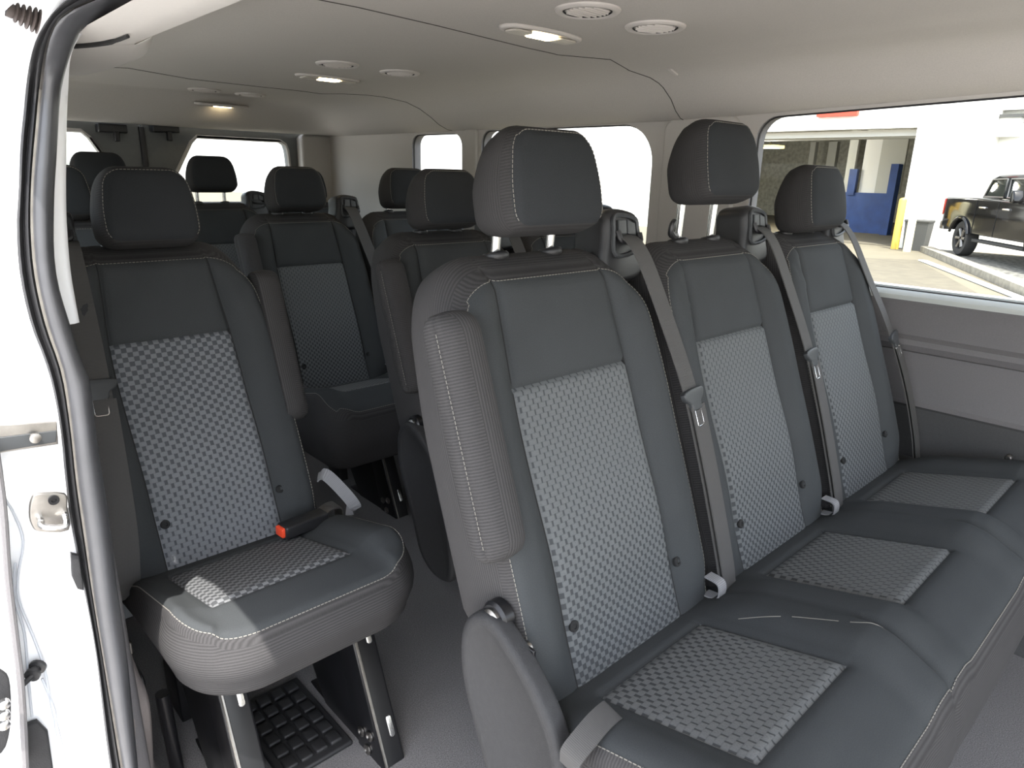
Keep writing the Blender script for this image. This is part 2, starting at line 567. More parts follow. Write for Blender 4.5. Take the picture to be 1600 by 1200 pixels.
class Pad:
    """upholstered pad: rounded outline in (x, y), padded height z, boxed sides, one mesh"""
    def __init__(s, x0, x1, y0, y1, R, fil, zb, hf, warp, step=0.012, xl=(), yl=(), bulge=0.0, bfil=None):
        s.x0, s.x1, s.y0, s.y1, s.R, s.fil, s.zb, s.hf, s.warp, s.step, s.xl, s.yl, s.bulge = x0, x1, y0, y1, R, fil, zb, hf, warp, step, xl, yl, bulge
        s.cx, s.cy, s.hx, s.hy = (x0 + x1) / 2, (y0 + y1) / 2, (x1 - x0) / 2, (y1 - y0) / 2
        s.bfil = fil if bfil is None else bfil

    def rq(s, px, py):
        return s.R[(1 if px > 0 else 0) + (2 if py > 0 else 0)]

    def pm(s, x, y):
        px, py = x - s.cx, y - s.cy
        k = max(abs(px) / s.hx, abs(py) / s.hy)
        r = s.rq(px, py) * max(0.0, (k - 0.62) / 0.38)
        ix, iy = max(0, s.hx * k - r), max(0, s.hy * k - r)
        qx, qy = max(-ix, min(ix, px)), max(-iy, min(iy, py))
        dx, dy = px - qx, py - qy
        if abs(dx) > 1e-9 and abs(dy) > 1e-9:
            l = math.hypot(dx, dy)
            m = max(abs(dx), abs(dy))
            dx, dy = dx * m / l, dy * m / l
        return s.cx + qx + dx, s.cy + qy + dy

    def edge(s, x, y):
        px, py = x - s.cx, y - s.cy
        r = s.rq(px, py)
        qx, qy = abs(px) - (s.hx - r), abs(py) - (s.hy - r)
        d = math.hypot(max(qx, 0), max(qy, 0)) + min(max(qx, qy), 0) - r
        if qx > 0 and qy > 0:
            n = (math.copysign(qx, px), math.copysign(qy, py))
            l = math.hypot(*n)
            n = (n[0] / l, n[1] / l)
        elif qx > qy:
            n = (math.copysign(1, px), 0)
        else:
            n = (0, math.copysign(1, py))
        return max(0, -d), n

    def top(s, x, y, lift=0):
        X, Y = s.pm(x, y)
        e, _ = s.edge(X, Y)
        z = s.hf(x, y)
        if e < s.fil:
            z -= s.fil - math.sqrt(max(0, s.fil ** 2 - (s.fil - e) ** 2))
        return s.warp(X, Y, z + lift)

    def make(s, mb, mf, side, K=5):
        xs = glines(s.x0, s.x1, s.step, s.xl, s.fil)
        ys = glines(s.y0, s.y1, s.step, s.yl, s.fil)
        nx, ny = len(xs), len(ys)
        G = [[mb.vert(s.top(x, y)) for x in xs] for y in ys]
        UV = [[s.pm(x, y) for x in xs] for y in ys]
        for j in range(ny - 1):
            for i in range(nx - 1):
                xc, yc = (xs[i] + xs[i + 1]) / 2, (ys[j] + ys[j + 1]) / 2
                e = min(xc - s.x0, s.x1 - xc, yc - s.y0, s.y1 - yc)
                mb.face([G[j][i], G[j][i + 1], G[j + 1][i + 1], G[j + 1][i]], mf(xc, yc, e), [UV[j][i], UV[j][i + 1], UV[j + 1][i + 1], UV[j + 1][i]])
        loop = [(i, 0) for i in range(nx)] + [(nx - 1, j) for j in range(1, ny)] + [(i, ny - 1) for i in range(nx - 2, -1, -1)] + [(0, j) for j in range(ny - 2, 0, -1)]
        per = [0]
        for a, b in zip(loop, loop[1:] + loop[:1]):
            pa, pb = UV[a[1]][a[0]], UV[b[1]][b[0]]
            per.append(per[-1] + math.hypot(pa[0] - pb[0], pa[1] - pb[1]))
        n = len(loop)
        base = []
        for i, j in loop:
            X, Y = UV[j][i]
            base.append((X, Y, s.hf(xs[i], ys[j]) - s.fil, s.edge(X, Y)[1]))
        prev = [G[j][i] for i, j in loop]
        pz = [b[2] for b in base]
        bf = s.bfil
        lev = [(k / K, None) for k in range(1, K + 1)] + [(1, a) for a in (0.4, 0.8, 1.2, PI / 2)]
        for f, a in lev:
            cur, cz = [], []
            for (X, Y, z0, nn) in base:
                zt = s.zb + bf
                if a is None:
                    z = z0 + (zt - z0) * f
                    o = s.bulge * math.sin(PI * f)
                else:
                    z = zt - bf * math.sin(a)
                    o = -bf * (1 - math.cos(a))
                cur.append(mb.vert(s.warp(X + nn[0] * o, Y + nn[1] * o, z)))
                cz.append(z)
            for k in range(n):
                k2 = (k + 1) % n
                mb.face([prev[k2], prev[k], cur[k], cur[k2]], side, [(per[k + 1], pz[k2]), (per[k], pz[k]), (per[k], cz[k]), (per[k + 1], cz[k2])])
            prev, pz = cur, cz
        mb.face(prev[::-1], side)

    def ring(s, d, parts='LTR', lift=0.0006, step=0.006):
        """surface points along the inset outline at distance d"""
        x0, x1, y0, y1 = s.x0 + d, s.x1 - d, s.y0 + d, s.y1 - d
        C = {'L': ((x0, y0), (x0, y1)), 'T': ((x0, y1), (x1, y1)), 'R': ((x1, y1), (x1, y0)), 'B': ((x1, y0), (x0, y0))}
        out = []
        for p in parts:
            (a, b), (c, e) = C[p]
            n = max(2, int(math.hypot(c - a, e - b) / step))
            for k in range(n + 1):
                out.append(s.top(a + (c - a) * k / n, b + (e - b) * k / n, lift))
        return out


def empty(name, loc, label=None, cat=None, group=None):
    o = bpy.data.objects.new(name, None)
    o.empty_display_size = 0.05
    COL.objects.link(o)
    o.location = loc
    if label:
        o['label'] = label
        o['category'] = cat
    if group:
        o['group'] = group
    return o


def tag(o, label, cat, group=None):
    o['label'] = label
    o['category'] = cat
    if group:
        o['group'] = group
    return o


def struct(o):
    o['kind'] = 'structure'
    return o


def copy_tree(o, parent=None):
    c = o.copy()
    COL.objects.link(c)
    c.parent = parent
    for ch in list(o.children):
        copy_tree(ch, c)
    return c


def g(d, w):
    return math.exp(-(d / w) ** 2)


def sstep(x, a, b):
    t = max(0.0, min(1.0, (x - a) / (b - a)))
    return t * t * (3 - 2 * t)


# ------------------------------------------------------------------ the van's shell
XL, XR, XC = 0.80, -1.03, -0.135      # left wall, right wall, middle of the van
Y0, Y1, ZC = -1.7, 3.15, 1.446


def sheet(loops, T, fn, mats, holes=(), name='sheet', edge=None):
    """flat plate with holes, thickness T; loops in (a, b); fn(a, b, d) -> point"""
    bm = bmesh.new()
    edges = []
    rings = []
    for lp in [loops] + list(holes):
        vs = [bm.verts.new((a, b, 0)) for a, b in lp]
        rings.append([(v.co.x, v.co.y) for v in vs])
        for i in range(len(vs)):
            edges.append(bm.edges.new((vs[i], vs[(i + 1) % len(vs)])))
    bmesh.ops.triangle_fill(bm, use_beauty=True, use_dissolve=False, edges=edges)
    mb = MB()
    bm.verts.index_update()
    tri = [[v.index for v in f.verts] for f in bm.faces]
    co = [v.co.copy() for v in bm.verts]
    bm.free()
    f0 = [mb.vert(fn(c.x, c.y, 0)) for c in co]
    f1 = [mb.vert(fn(c.x, c.y, T)) for c in co]
    for t in tri:
        mb.face([f0[k] for k in t], mats)
        mb.face([f1[k] for k in t[::-1]], edge or mats)
    b = 0
    for r in rings:
        n = len(r)
        for i in range(n):
            mb.face([f0[b + i], f0[b + (i + 1) % n], f1[b + (i + 1) % n], f1[b + i]], edge or mats)
        b += n
    return mb


# floor
mb = MB()
n = 40
mb.box((-1.06, Y0, -0.04), (0.84, Y1 + 0.03, 0.0), 'carpet')
struct(mb.build('floor', smooth=False))

# headliner: one cross-section carried along the van, dropping to a header above the rear doors
SEC = [(-0.965, 1.262), (-0.94, 1.285), (-0.90, 1.315), (-0.86, 1.345), (-0.80, 1.38), (-0.72, 1.412), (-0.62, 1.433), (-0.50, 1.444), (-0.135, 1.447),
       (0.30, 1.446), (0.45, 1.441), (0.555, 1.428), (0.62, 1.410), (0.665, 1.385), (0.70, 1.355), (0.735, 1.325), (0.77, 1.306), (0.81, 1.300)]


def csec(x):
    for (a, b), (c, d) in zip(SEC[:-1], SEC[1:]):
        if a <= x <= c:
            return b + (d - b) * (x - a) / (c - a)
    return SEC[0][1] if x < 0 else SEC[-1][1]


def ceil_z(x, y):
    z = csec(x)
    z += 0.030 * max(0.0, 0.78 - y) / 0.85 * sstep(x, 0.5, 0.74)
    k = sstep(y, 2.86, 3.06)
    lo = 1.305
    return z + (min(z, lo) - z) * k


mb = MB()
xs = []
for (a, b), (c, d) in zip(SEC[:-1], SEC[1:]):
    k = max(1, int((c - a) / 0.03))
    xs += [a + (c - a) * j / k for j in range(k)]
xs.append(SEC[-1][0])
ys = [Y0 + (2.8 - Y0) * j / 60 for j in range(60)] + [2.8 + 0.30 * j / 20 for j in range(21)]
Gr = [[mb.vert((x, y, ceil_z(x, y))) for x in xs] for y in ys]
for j in range(len(ys) - 1):
    for i in range(len(xs) - 1):
        mb.face([Gr[j][i], Gr[j + 1][i], Gr[j + 1][i + 1], Gr[j][i + 1]], 'head')
# outer roof skin, sealed to the headliner's front and sides
R2 = [(-1.07, 1.24), (-1.05, 1.33), (-0.95, 1.42), (-0.75, 1.49), (-0.135, 1.51), (0.5, 1.49), (0.75, 1.42), (0.86, 1.44), (0.88, 1.42)]
ro = [[mb.vert((x, y, z)) for x, z in R2] for y in (Y0, Y1 + 0.06)]
for i in range(len(R2) - 1):
    mb.face([ro[0][i], ro[0][i + 1], ro[1][i + 1], ro[1][i]], 'paint')
struct(mb.build('ceiling', angle=60))

# seams between the headliner panels
def seam(pts, name, r=0.0013, m='seam'):
    mb = MB()
    out = []
    for (xa, ya), (xb, yb) in zip(pts[:-1], pts[1:]):
        for k in range(10):
            x, y = xa + (xb - xa) * k / 10, ya + (yb - ya) * k / 10
            out.append((x, y, ceil_z(x, y) - 0.0003))
    x, y = pts[-1]
    out.append((x, y, ceil_z(x, y)))
    mb.tube(out, r, m, 6)
    return struct(mb.build(name))


seam([(-0.90, 0.83), (-0.355, 0.835), (-0.095, 0.868), (0.20, 0.905), (0.32, 0.912), (0.45, 0.83), (0.56, 0.85), (0.645, 0.80), (0.70, 0.79), (0.79, 0.80)], 'trim_1')
seam([(-0.88, 2.36), (-0.55, 2.353), (-0.41, 2.25), (-0.15, 2.40), (0.11, 2.41), (0.40, 2.40), (0.50, 2.20), (0.62, 2.08), (0.70, 2.02), (0.79, 1.98)], 'trim_2')


# left wall -----------------------------------------------------------------
def onleft(a, b, d):
    return V((XL + d, a, b))


W1 = [(a, b + 0.0353 * max(0.0, 0.62 - a) * (b - 0.855) / 0.44) for a, b in rrect(-1.5, 0.548, 0.855, 1.298, [0.03, 0.06, 0.06, 0.05])]
W2 = rrect(0.925, 1.795, 0.855, 1.297, [0.06, 0.05, 0.09, 0.10])
W2 = rrect(0.915, 1.795, 0.855, 1.297, [0.06, 0.06, 0.05, 0.13], 8)
W3 = rrect(1.925, 2.30, 0.92, 1.292, [0.05, 0.05, 0.05, 0.06])
up = [(Y0, 0.84), (Y1, 0.84), (Y1, 1.33), (0.7, 1.33), (Y0, 1.415)]
wl = sheet(up, 0.05, onleft, 'trim', [W1, W2, W3], edge='low').build('wall_left', angle=30)
struct(wl)
mb = MB()
# ledge, upper panel with a swage, lower carpeted panel
prof = [(0.80, 0.857), (0.786, 0.853), (0.778, 0.846), (0.778, 0.840), (0.781, 0.834), (0.782, 0.78), (0.784, 0.745), (0.772, 0.735), (0.768, 0.722), (0.776, 0.706), (0.790, 0.70), (0.790, 0.62), (0.786, 0.572), (0.778, 0.562)]
pm_ = ['silltop', 'silltop', 'silltop', 'silltop'] + ['low'] * 9
a = [mb.vert((x, Y0, z)) for x, z in prof]
b = [mb.vert((x, Y1, z)) for x, z in prof]
for i in range(len(prof) - 1):
    mb.face([a[i], b[i], b[i + 1], a[i + 1]], pm_[i])
mb.build('trim_panel', wl, angle=30)
mb = MB()
prof = [(0.778, 0.562), (0.783, 0.555), (0.783, 0.42), (0.755, 0.405), (0.75, 0.20), (0.745, 0.0)]
a = [mb.vert((x, Y0, z)) for x, z in prof]
b = [mb.vert((x, Y1, z)) for x, z in prof]
for i in range(len(prof) - 1):
    mb.face([a[i], b[i], b[i + 1], a[i + 1]], 'low2')
mb.build('lower_carpet_panel', wl, angle=30)
mb = MB()
mb.box((0.84, Y0, -0.15), (0.88, Y1, 0.86), 'paint')
mb.box((0.84, Y0, 1.405), (0.88, Y1, 1.425), 'paint')
mb.build('outer_skin', wl, smooth=False)
for i, (w, z) in enumerate(((W1, 0), (W2, 0), (W3, 0))):
    e = empty('window_%d' % (i + 1), (0, 0, 0))
    struct(e)
    mb = MB()
    P = [V((XL + 0.012, a, b)) for a, b in w]
    mb.tube(P + [P[0], P[1]], 0.0045, 'rubber2', 6)
    mb.build('window_frame', e)
    mb = MB()
    vs = [mb.vert((XL + 0.03, a, b)) for a, b in w]
    mb.face(vs, 'glass')
    mb.build('pane', e, smooth=False)

# pillar covers between the windows stand a little proud of the wall
mb = MB()
mb.slab(rrect(0.60, 0.87, 0.85, 1.31, 0.04), 0.02, 0.010, lambda a, b, d: V((XL - 0.012 - d, a, b)), 'trim')
struct(mb.build('trim_3'))
mb = MB()
mb.slab(rrect(1.815, 1.90, 0.85, 1.31, 0.02), 0.02, 0.010, lambda a, b, d: V((XL - 0.012 - d, a, b)), 'trim')
struct(mb.build('trim_4'))

# rear doors ----------------------------------------------------------------
def onrear(a, b, d):
    return V((a, Y1 + d, b))


RW = [at(300, 213, y=Y1), at(448, 219, y=Y1)]
rwx0, rwx1 = RW[0].x, RW[1].x
hole = [(rwx0 + 0.02, 1.268), (rwx1 - 0.04, 1.268), (rwx1 - 0.01, 1.25), (rwx1, 1.22), (rwx1 + 0.015, 0.99), (rwx1 - 0.02, 0.95), (-0.03 + 0.05, 0.95), (-0.025, 0.98), (-0.02, 1.06), (rwx0 - 0.01, 1.24)]
hol2 = [(2 * XC - a, b) for a, b in hole][::-1]
dl = sheet([(XC + 0.004, 0.02), (0.84, 0.02), (0.84, 1.33), (XC + 0.004, 1.33)], 0.05, onrear, 'reardoor', [hole]).build('door_1', angle=30)
struct(dl)
dr = sheet([(-1.06, 0.02), (XC - 0.004, 0.02), (XC - 0.004, 1.33), (-1.06, 1.33)], 0.05, onrear, 'reardoor', [hol2]).build('door_2', angle=30)
struct(dr)
for d, h in ((dl, hole), (dr, hol2)):
    mb = MB()
    P = [V((a, Y1 - 0.004, b)) for a, b in h]
    mb.tube(P + [P[0], P[1]], 0.009, 'trim', 6)
    mb.build('window_frame', d)
    mb = MB()
    mb.face([mb.vert((a, Y1 + 0.03, b)) for a, b in h], 'glass')
    mb.build('pane', d, smooth=False)
mb = MB()
mb.box((XC - 0.012, Y1 - 0.014, 0.02), (XC + 0.012, Y1 + 0.004, 1.30), 'rubber2', 0.005)
struct(mb.build('trim_5'))
# rear corner pillar
mb = MB()
mb.slab(rrect(rwx1 + 0.05, 0.86, 0.5, 1.305, 0.03), 0.07, 0.015, lambda a, b, d: V((a, Y1 - 0.05 - d - 0.02, b)), 'trim')
struct(mb.build('trim_6'))

# right wall behind the side door --------------------------------------------
def onright(a, b, d):
    return V((XR - d, a, b))


wr = sheet([(0.50, -0.02), (Y1, -0.02), (Y1, 1.30), (0.50, 1.30)], 0.03, onright, 'trim', [rrect(0.95, 1.75, 0.86, 1.22, 0.05), rrect(1.92, 2.8, 0.86, 1.22, 0.05)]).build('wall_right', angle=30)
struct(wr)
for i, (a, b) in enumerate(((0.95, 1.75), (1.92, 2.8))):
    mb = MB()
    mb.face([mb.vert((XR - 0.02, p, q)) for p, q in rrect(a, b, 0.86, 1.22, 0.05)], 'glass')
    struct(mb.build('window_%d' % (4 + i), smooth=False))
# lower right lining
mb = MB()
mb.slab([(0.50, 0.0), (Y1 - 0.02, 0.0), (Y1 - 0.02, 0.78), (0.62, 0.78), (0.52, 0.6)], 0.04, 0.015, lambda a, b, d: V((XR + 0.035 + d, a, b)), 'low')
struct(mb.build('trim_7'))


# the door opening: paths of the photo's seal, unprojected onto the rear jamb ---
def jp(u, v, back=0.0):
    yy = back + 0.40 if v > 130 else back + 0.40 - 0.15 * (130 - v) / 130
    return at(u, v, y=yy)


def path(L, n=60):
    P = smooth_open([jp(*q) for q in L], 8)
    d = [0]
    for a, b in zip(P[:-1], P[1:]):
        d.append(d[-1] + (b - a).length)
    out = []
    for k in range(n + 1):
        t = d[-1] * k / n
        for i in range(len(P) - 1):
            if t <= d[i + 1] + 1e-9:
                out.append(P[i].lerp(P[i + 1], (t - d[i]) / max(1e-9, d[i + 1] - d[i])))
                break
    return out


pOut = path([(172, 1200), (165, 1150), (150, 1025), (132, 925), (112, 825), (102, 750), (95, 675), (81, 600), (65, 550), (50, 512), (37, 462), (29, 412), (26, 350), (29, 300), (32, 225), (37, 175), (42, 125), (50, 82), (62, 50), (85, 18), (115, -8), (160, -30)])
pMid = path([(192, 1200), (175, 1100), (150, 950), (135, 840), (122, 750), (112, 660), (100, 582), (77, 512), (60, 440), (53, 375), (52, 300), (60, 200), (67, 125), (75, 75), (87, 42), (105, 22), (150, 2), (190, -15)])
pIn = path([(217, 1200), (210, 1125), (200, 1025), (185, 920), (172, 810), (155, 700), (142, 600), (130, 570), (120, 540), (110, 507), (100, 475), (91, 440), (86, 400), (85, 362), (86, 300), (89, 250), (92, 200), (95, 150), (100, 118), (112, 75), (125, 45), (137, 27), (207, 0), (250, -18)])


def sweep(mb, A, B, prof, mat, nrm=V((-0.15, -1, 0.1))):
    """strip between two paths; prof (share across, height towards the front, material)"""
    rows = []
    for p, q in zip(A, B):
        rows.append([mb.vert(p.lerp(q, a) + nrm.normalized() * h) for a, h, *_ in prof])
    for r0, r1 in zip(rows[:-1], rows[1:]):
        for k in range(len(prof) - 1):
            mb.face([r0[k], r0[k + 1], r1[k + 1], r1[k]], prof[k][2] if len(prof[k]) > 2 else mat)


def lower(P, Q=None):
    """carry a path on down past the sill"""
    d = (P[0] - P[2]).normalized()
    return [P[0] + d * 0.35, P[0] + d * 0.12] + P


def forward(P):
    """carry a path on along the roof edge over the door"""
    e = P[-1]
    return P + [V((e.x + 0.012, e.y - 0.10, e.z + 0.012)), V((e.x + 0.015, e.y - 0.5, e.z + 0.02)), V((e.x + 0.015, -1.7, e.z + 0.02))]


pOut, pMid, pIn = [forward(lower(P)) for P in (pOut, pMid, pIn)]
sl = empty('door_seal', jp(150, 640), 'black rubber weatherstrip running around the rear edge of the open side door', 'seal')


def rel(o, e):
    o.parent = e
    o.matrix_parent_inverse = Matrix.Translation(-e.location)
    return o


mb = MB()
sweep(mb, pMid, pIn, [(0, -0.02), (0.0, 0.004), (0.10, 0.009), (0.32, 0.013), (0.52, 0.013), (0.60, 0.0125), (0.70, 0.010), (0.88, 0.004), (0.97, -0.006), (1.0, -0.03)], 'rubber')
rel(mb.build('bulb', angle=80), sl)
mb = MB()
sweep(mb, pOut, pMid, [(0, -0.02), (0, 0.002), (0.16, 0.006), (0.30, 0.002), (0.36, -0.004), (0.44, -0.004), (0.52, 0.004), (0.68, 0.006), (0.80, 0.002), (0.86, -0.006), (1.0, -0.006), (1.0, -0.02)], 'rubber2')
rel(mb.build('lip', angle=80), sl)
mb = MB()
sweep(mb, [p.lerp(q, 0.80) for p, q in zip(pOut, pMid)], [p.lerp(q, 1.06) for p, q in zip(pOut, pMid)], [(0, -0.01), (0.1, 0.0035), (0.9, 0.0035), (1, -0.01)], 'steel')
rel(mb.build('flange', angle=30), sl)

# white jamb of the body outside the seal
mb = MB()
far = []
for p in pOut:
    k = sstep(p.z, 1.10, 1.24)
    far.append(V((-1.62 + 0.52 * k, max(p.y, 0.40) if p.z < 1.15 else p.y, p.z + 0.07 * k)))
sweep(mb, far, [p.lerp(q, 0.5) for p, q in zip(pOut, pMid)], [(0, -0.05), (0, -0.002), (0.35, -0.002), (0.55, -0.002), (0.68, 0.004), (0.9, -0.004), (1, -0.006), (1, -0.05)], 'paint')
jamb = struct(mb.build('wall_right_jamb', angle=30))
jamb.name = 'trim_8'

# pale cover inside the seal, ending square above the seat
pS = [V(p) for p in smooth_open([jp(q[0], q[1], 0.05) for q in ((126, 505), (113, 430), (107, 362), (105, 300), (106, 200), (108, 150), (112, 92), (125, 60), (150, 35), (215, 5), (260, -12))], 8)]
e = pS[-1]
pS += [V((e.x + 0.012, e.y - 0.10, e.z + 0.012)), V((e.x + 0.015, -1.7, e.z + 0.02))]
mb = MB()
pSa = [p + V((-0.035, 0.0, -0.0)) for p in pS]
sweep(mb, pSa, pS, [(0, -0.03), (0, 0), (0.8, 0.0), (1.0, -0.006), (1.03, -0.05), (1.03, -0.30)], 'paint', V((0, -1, 0)))
struct(mb.build('trim_9', angle=50))


# ------------------------------------------------------------------ seats
S20, C20 = math.sin(math.radians(20)), math.cos(math.radians(20))
HY, HZ = -0.035, 0.42                 # foot of the backrest's front plane


def bw(x, t, d):
    """backrest space (across, up the recline, out of the front) to seat space"""
    return V((x, HY + t * S20 - d * C20, HZ + t * C20 + d * S20))


def back_pad(cx, side=-1, step=0.012, hw=0.212, pw=0.126, tp=0.085, sk=0.0):
    def wf(x, t):
        return cx + (x - cx) * (1.0 - tp * sstep(t, 0.38, 0.64)) - sk * sstep(t, 0.0, 0.5)

    def hf(x, t):
        q = x - cx
        a = abs(q)
        z = 0.016 * sstep(a, pw + 0.002, pw + 0.039) * (1 - sstep(t, 0.50, 0.62)) * sstep(t, 0.0, 0.10)
        z += 0.010 * math.exp(-((t - 0.20) / 0.10) ** 2) * (1 - (a / 0.22) ** 2)
        z -= 0.007 * g(a - pw, 0.0045)
        if a < pw:
            z -= 0.006 * g(t - 0.449, 0.004)
            z += 0.005 * math.sin(PI * sstep(t, 0.449, 0.61)) * (1 - (a / pw) ** 2)
        return z

    def warp(x, t, d):
        if d < 0:
            t += 0.038 * sstep(-d, 0.0, 0.06) * sstep(t, 0.48, 0.60)
            d *= max(0.10, min(1.0, (t + 0.045) / 0.20))
        return bw(wf(x, t), t, d)
    return Pad(cx - hw, cx + hw, -0.015, 0.606, [0.03, 0.03, 0.085, 0.085], 0.026, -0.125, hf, warp, step,
               xl=[cx + k * (pw + d) for k in (-1, 1) for d in (-0.008, -0.0035, -0.0012, 0.0012, 0.0035, 0.008)],
               yl=[0.449 + d for d in (-0.008, -0.003, 0, 0.003, 0.008)], bulge=0.004, bfil=0.02)


def backrest(parent, cx, step=0.012, stitch=True, buttons=True, wm='weave', hw=0.212, pw=0.126, tp=0.085, sk=0.0):
    p = back_pad(cx, step=step, hw=hw, pw=pw, tp=tp, sk=sk)
    mb = MB()

    def mf(x, t, e):
        if e < 0.0075:
            return 'box'
        if abs(x - cx) < pw - 0.0012 and t < 0.449:
            return wm
        if abs(abs(x - cx) - pw) < 0.0013:
            return 'dark'
        return 'plain'
    p.make(mb, mf, 'box')
    if stitch:
        mb.dashes(p.ring(0.0074, 'LTR'))
        mb.dashes([V(q) + V((0, 0.006, 0.0)) for q in p.ring(0.0015, 'T')])
    o = mb.build('backrest', parent, angle=60)
    if buttons:
        mb = MB()
        for k in ((-pw + 0.013, 0.105), (pw + 0.011, 0.108)):
            q = bw(cx + k[0], k[1], 0.008 + p.hf(cx + k[0], k[1]) - 0.008)
            mt = Matrix.Translation(q) @ V((0, -C20, S20)).to_track_quat('Z', 'Y').to_matrix().to_4x4()
            b = MB()
            b.lathe([(0.0085, -0.003), (0.0085, 0.0015), (0.007, 0.003), (0.004, 0.0028), (0.0035, 0.001)], mt, 'dark', 16)
            b.build('button', o)
    return o


def headrest(parent, cx, rise, step=0.011, hook=False, ang=12, stitch=True, hw=0.099):
    """rise: height of the cushion's lower edge above the seat base"""
    sa, ca = math.sin(math.radians(ang)), math.cos(math.radians(ang))
    yb = 0.152
    H = 0.143

    def warp(x, t, d):
        if d < 0:
            d *= 1 - 0.25 * sstep(t, 0.06, H)
        w = 1 - 0.13 * sstep(t, 0.05, H)
        return V((cx + x * w, yb + t * sa - d * ca, rise + t * ca + d * sa))

    def hf(x, t):
        return 0.012 * (1 - (x / hw) ** 2) * math.sin(PI * max(0, min(1, t / H))) - 0.0
    p = Pad(-hw, hw, 0, H, [0.030, 0.030, 0.042, 0.042], 0.022, -0.095, hf, warp, step, bulge=0.004)
    mb = MB()
    p.make(mb, lambda x, t, e: 'headb' if e < 0.0075 else 'headc', 'headb')
    if stitch:
        mb.dashes(p.ring(0.0074, 'LTR'))
    o = mb.build('headrest', parent, angle=60)
    for k in (-0.058, 0.058):
        b0 = bw(cx + k, 0.648, -0.055)
        b1 = V((cx + k, b0.y - 0.004, rise + 0.02))
        mb = MB()
        mb.tube([b0 - V((0, 0, 0.002)), b0 + V((0, 0, 0.002)), b1], 0.0075, 'chrome', 12)
        mb.build('post', o)
        mb = MB()
        ax = (b1 - b0).normalized() if (b1 - b0).length > 0.02 else V((0, S20, C20))
        ax = V((0, 0.25, 0.97)).normalized()
        mt = Matrix.Translation(b0 - ax * 0.004) @ ax.to_track_quat('Z', 'Y').to_matrix().to_4x4()
        mb.lathe([(0.018, -0.006), (0.0205, -0.002), (0.0205, 0.003), (0.018, 0.006), (0.009, 0.0065)], mt, 'black', 20)
        mb.build('post_collar', o)
        if hook and k < 0:
            mb = MB()
            h0 = b0 + V((-0.012, -0.004, 0.008))
            mb.tube(smooth_open([h0, h0 + V((-0.022, -0.008, 0.002)), h0 + V((-0.036, -0.012, 0.010)), h0 + V((-0.036, -0.014, 0.024)), h0 + V((-0.027, -0.012, 0.029))], 5), [0.0065] * 10 + [0.0055] * 11, 'black', 8)
            mb.build('bag_hook', o)
    return o


def belt(parent, pts, tongue_t, lap=True, width=0.047, thin=False):
    """shoulder belt lying in front of a backrest; pts in backrest space (x, t, d)"""
    P = smooth_open([bw(*q) for q in pts], 6)
    mb = MB()
    mb.ribbon(P, V((1, 0.12, 0.0)), width, 0.0022, 'web')
    # doubled lower run
    low = [p for p, t in zip(P, [i / (len(P) - 1) for i in range(len(P))]) if t > tongue_t]
    if len(low) > 2:
        mb.ribbon([p + V((0.004, -0.005, 0.002)) for p in low], V((1, 0.12, 0.0)), width, 0.0022, 'web')
    o = mb.build('seat_belt', parent, angle=30)
    i = int(tongue_t * (len(P) - 1))
    a, b = P[i], P[i + 1]
    d = (b - a).normalized()
    w = V((1, 0.12, 0))
    w = (w - d * w.dot(d)).normalized()
    nn = w.cross(d)
    if nn.y > 0:
        nn = -nn
    c = a + nn * 0.008

    def fn(x, y, z):
        return c + w * x + d * y + nn * z
    mb = MB()
    mb.slab(smooth_closed([(-0.030, -0.012), (0.030, -0.012), (0.031, 0.002), (0.018, 0.012), (0.014, 0.024), (-0.014, 0.024), (-0.018, 0.012), (-0.031, 0.002)], 3), 0.011, 0.003, fn, 'blackp')
    t = mb.build('tongue', o)
    mb = MB()
    ring = [fn(x, y, -0.004) for x, y in rrect(-0.011, 0.011, 0.020, 0.052, 0.004, 3)]
    mb.tube(ring + ring[:2], 0.003, 'chrome', 6)
    mb.build('latch_plate', o)
    return o


def retractor(parent, cx, t0=0.60, flip=1):
    """belt guide tower on the seat's shoulder"""
    def fn(x, y, d):
        q = bw(cx, t0, -0.028)
        return q + V((x, 0.15 * y - d * 0.98, y * 0.99 + d * 0.15))
    mb = MB()
    mb.slab(smooth_closed([(-0.060, -0.03), (-0.054, 0.045), (-0.048, 0.078), (-0.02, 0.090), (0.030, 0.083), (0.040, 0.07), (0.040, 0.03), (0.042, -0.03)], 4), 0.075, 0.014, fn, 'black')
    o = mb.build('belt_guide', parent)
    mb = MB()
    ring = [fn(x, y, 0.002) for x, y in smooth_closed([(-0.032, 0.012), (-0.034, 0.055), (-0.030, 0.076), (0.0, 0.077), (0.026, 0.070), (0.030, 0.055), (0.030, 0.020)], 4)]
    mb.tube(ring + ring[:2], 0.004, 'blackp', 6)
    mb.slab([(-0.024, 0.046), (-0.001, 0.046), (-0.001, 0.070), (-0.022, 0.070)], 0.006, 0.002, lambda a, b, d: fn(a, b, d + 0.005), 'blackp')
    mb.slab([(0.002, 0.046), (0.024, 0.042), (0.022, 0.064), (0.002, 0.070)], 0.006, 0.002, lambda a, b, d: fn(a, b, d + 0.005), 'blackp')
    mb.build('bezel', o)
    mb = MB()
    mb.tube(smooth_open([fn(-0.030, 0.052, 0.008), fn(-0.026, 0.036, 0.012), fn(0.0, 0.032, 0.013), fn(0.024, 0.032, 0.012), fn(0.028, 0.046, 0.008)], 4), 0.005, 'black', 8)
    mb.build('belt_slot', o)
    return o


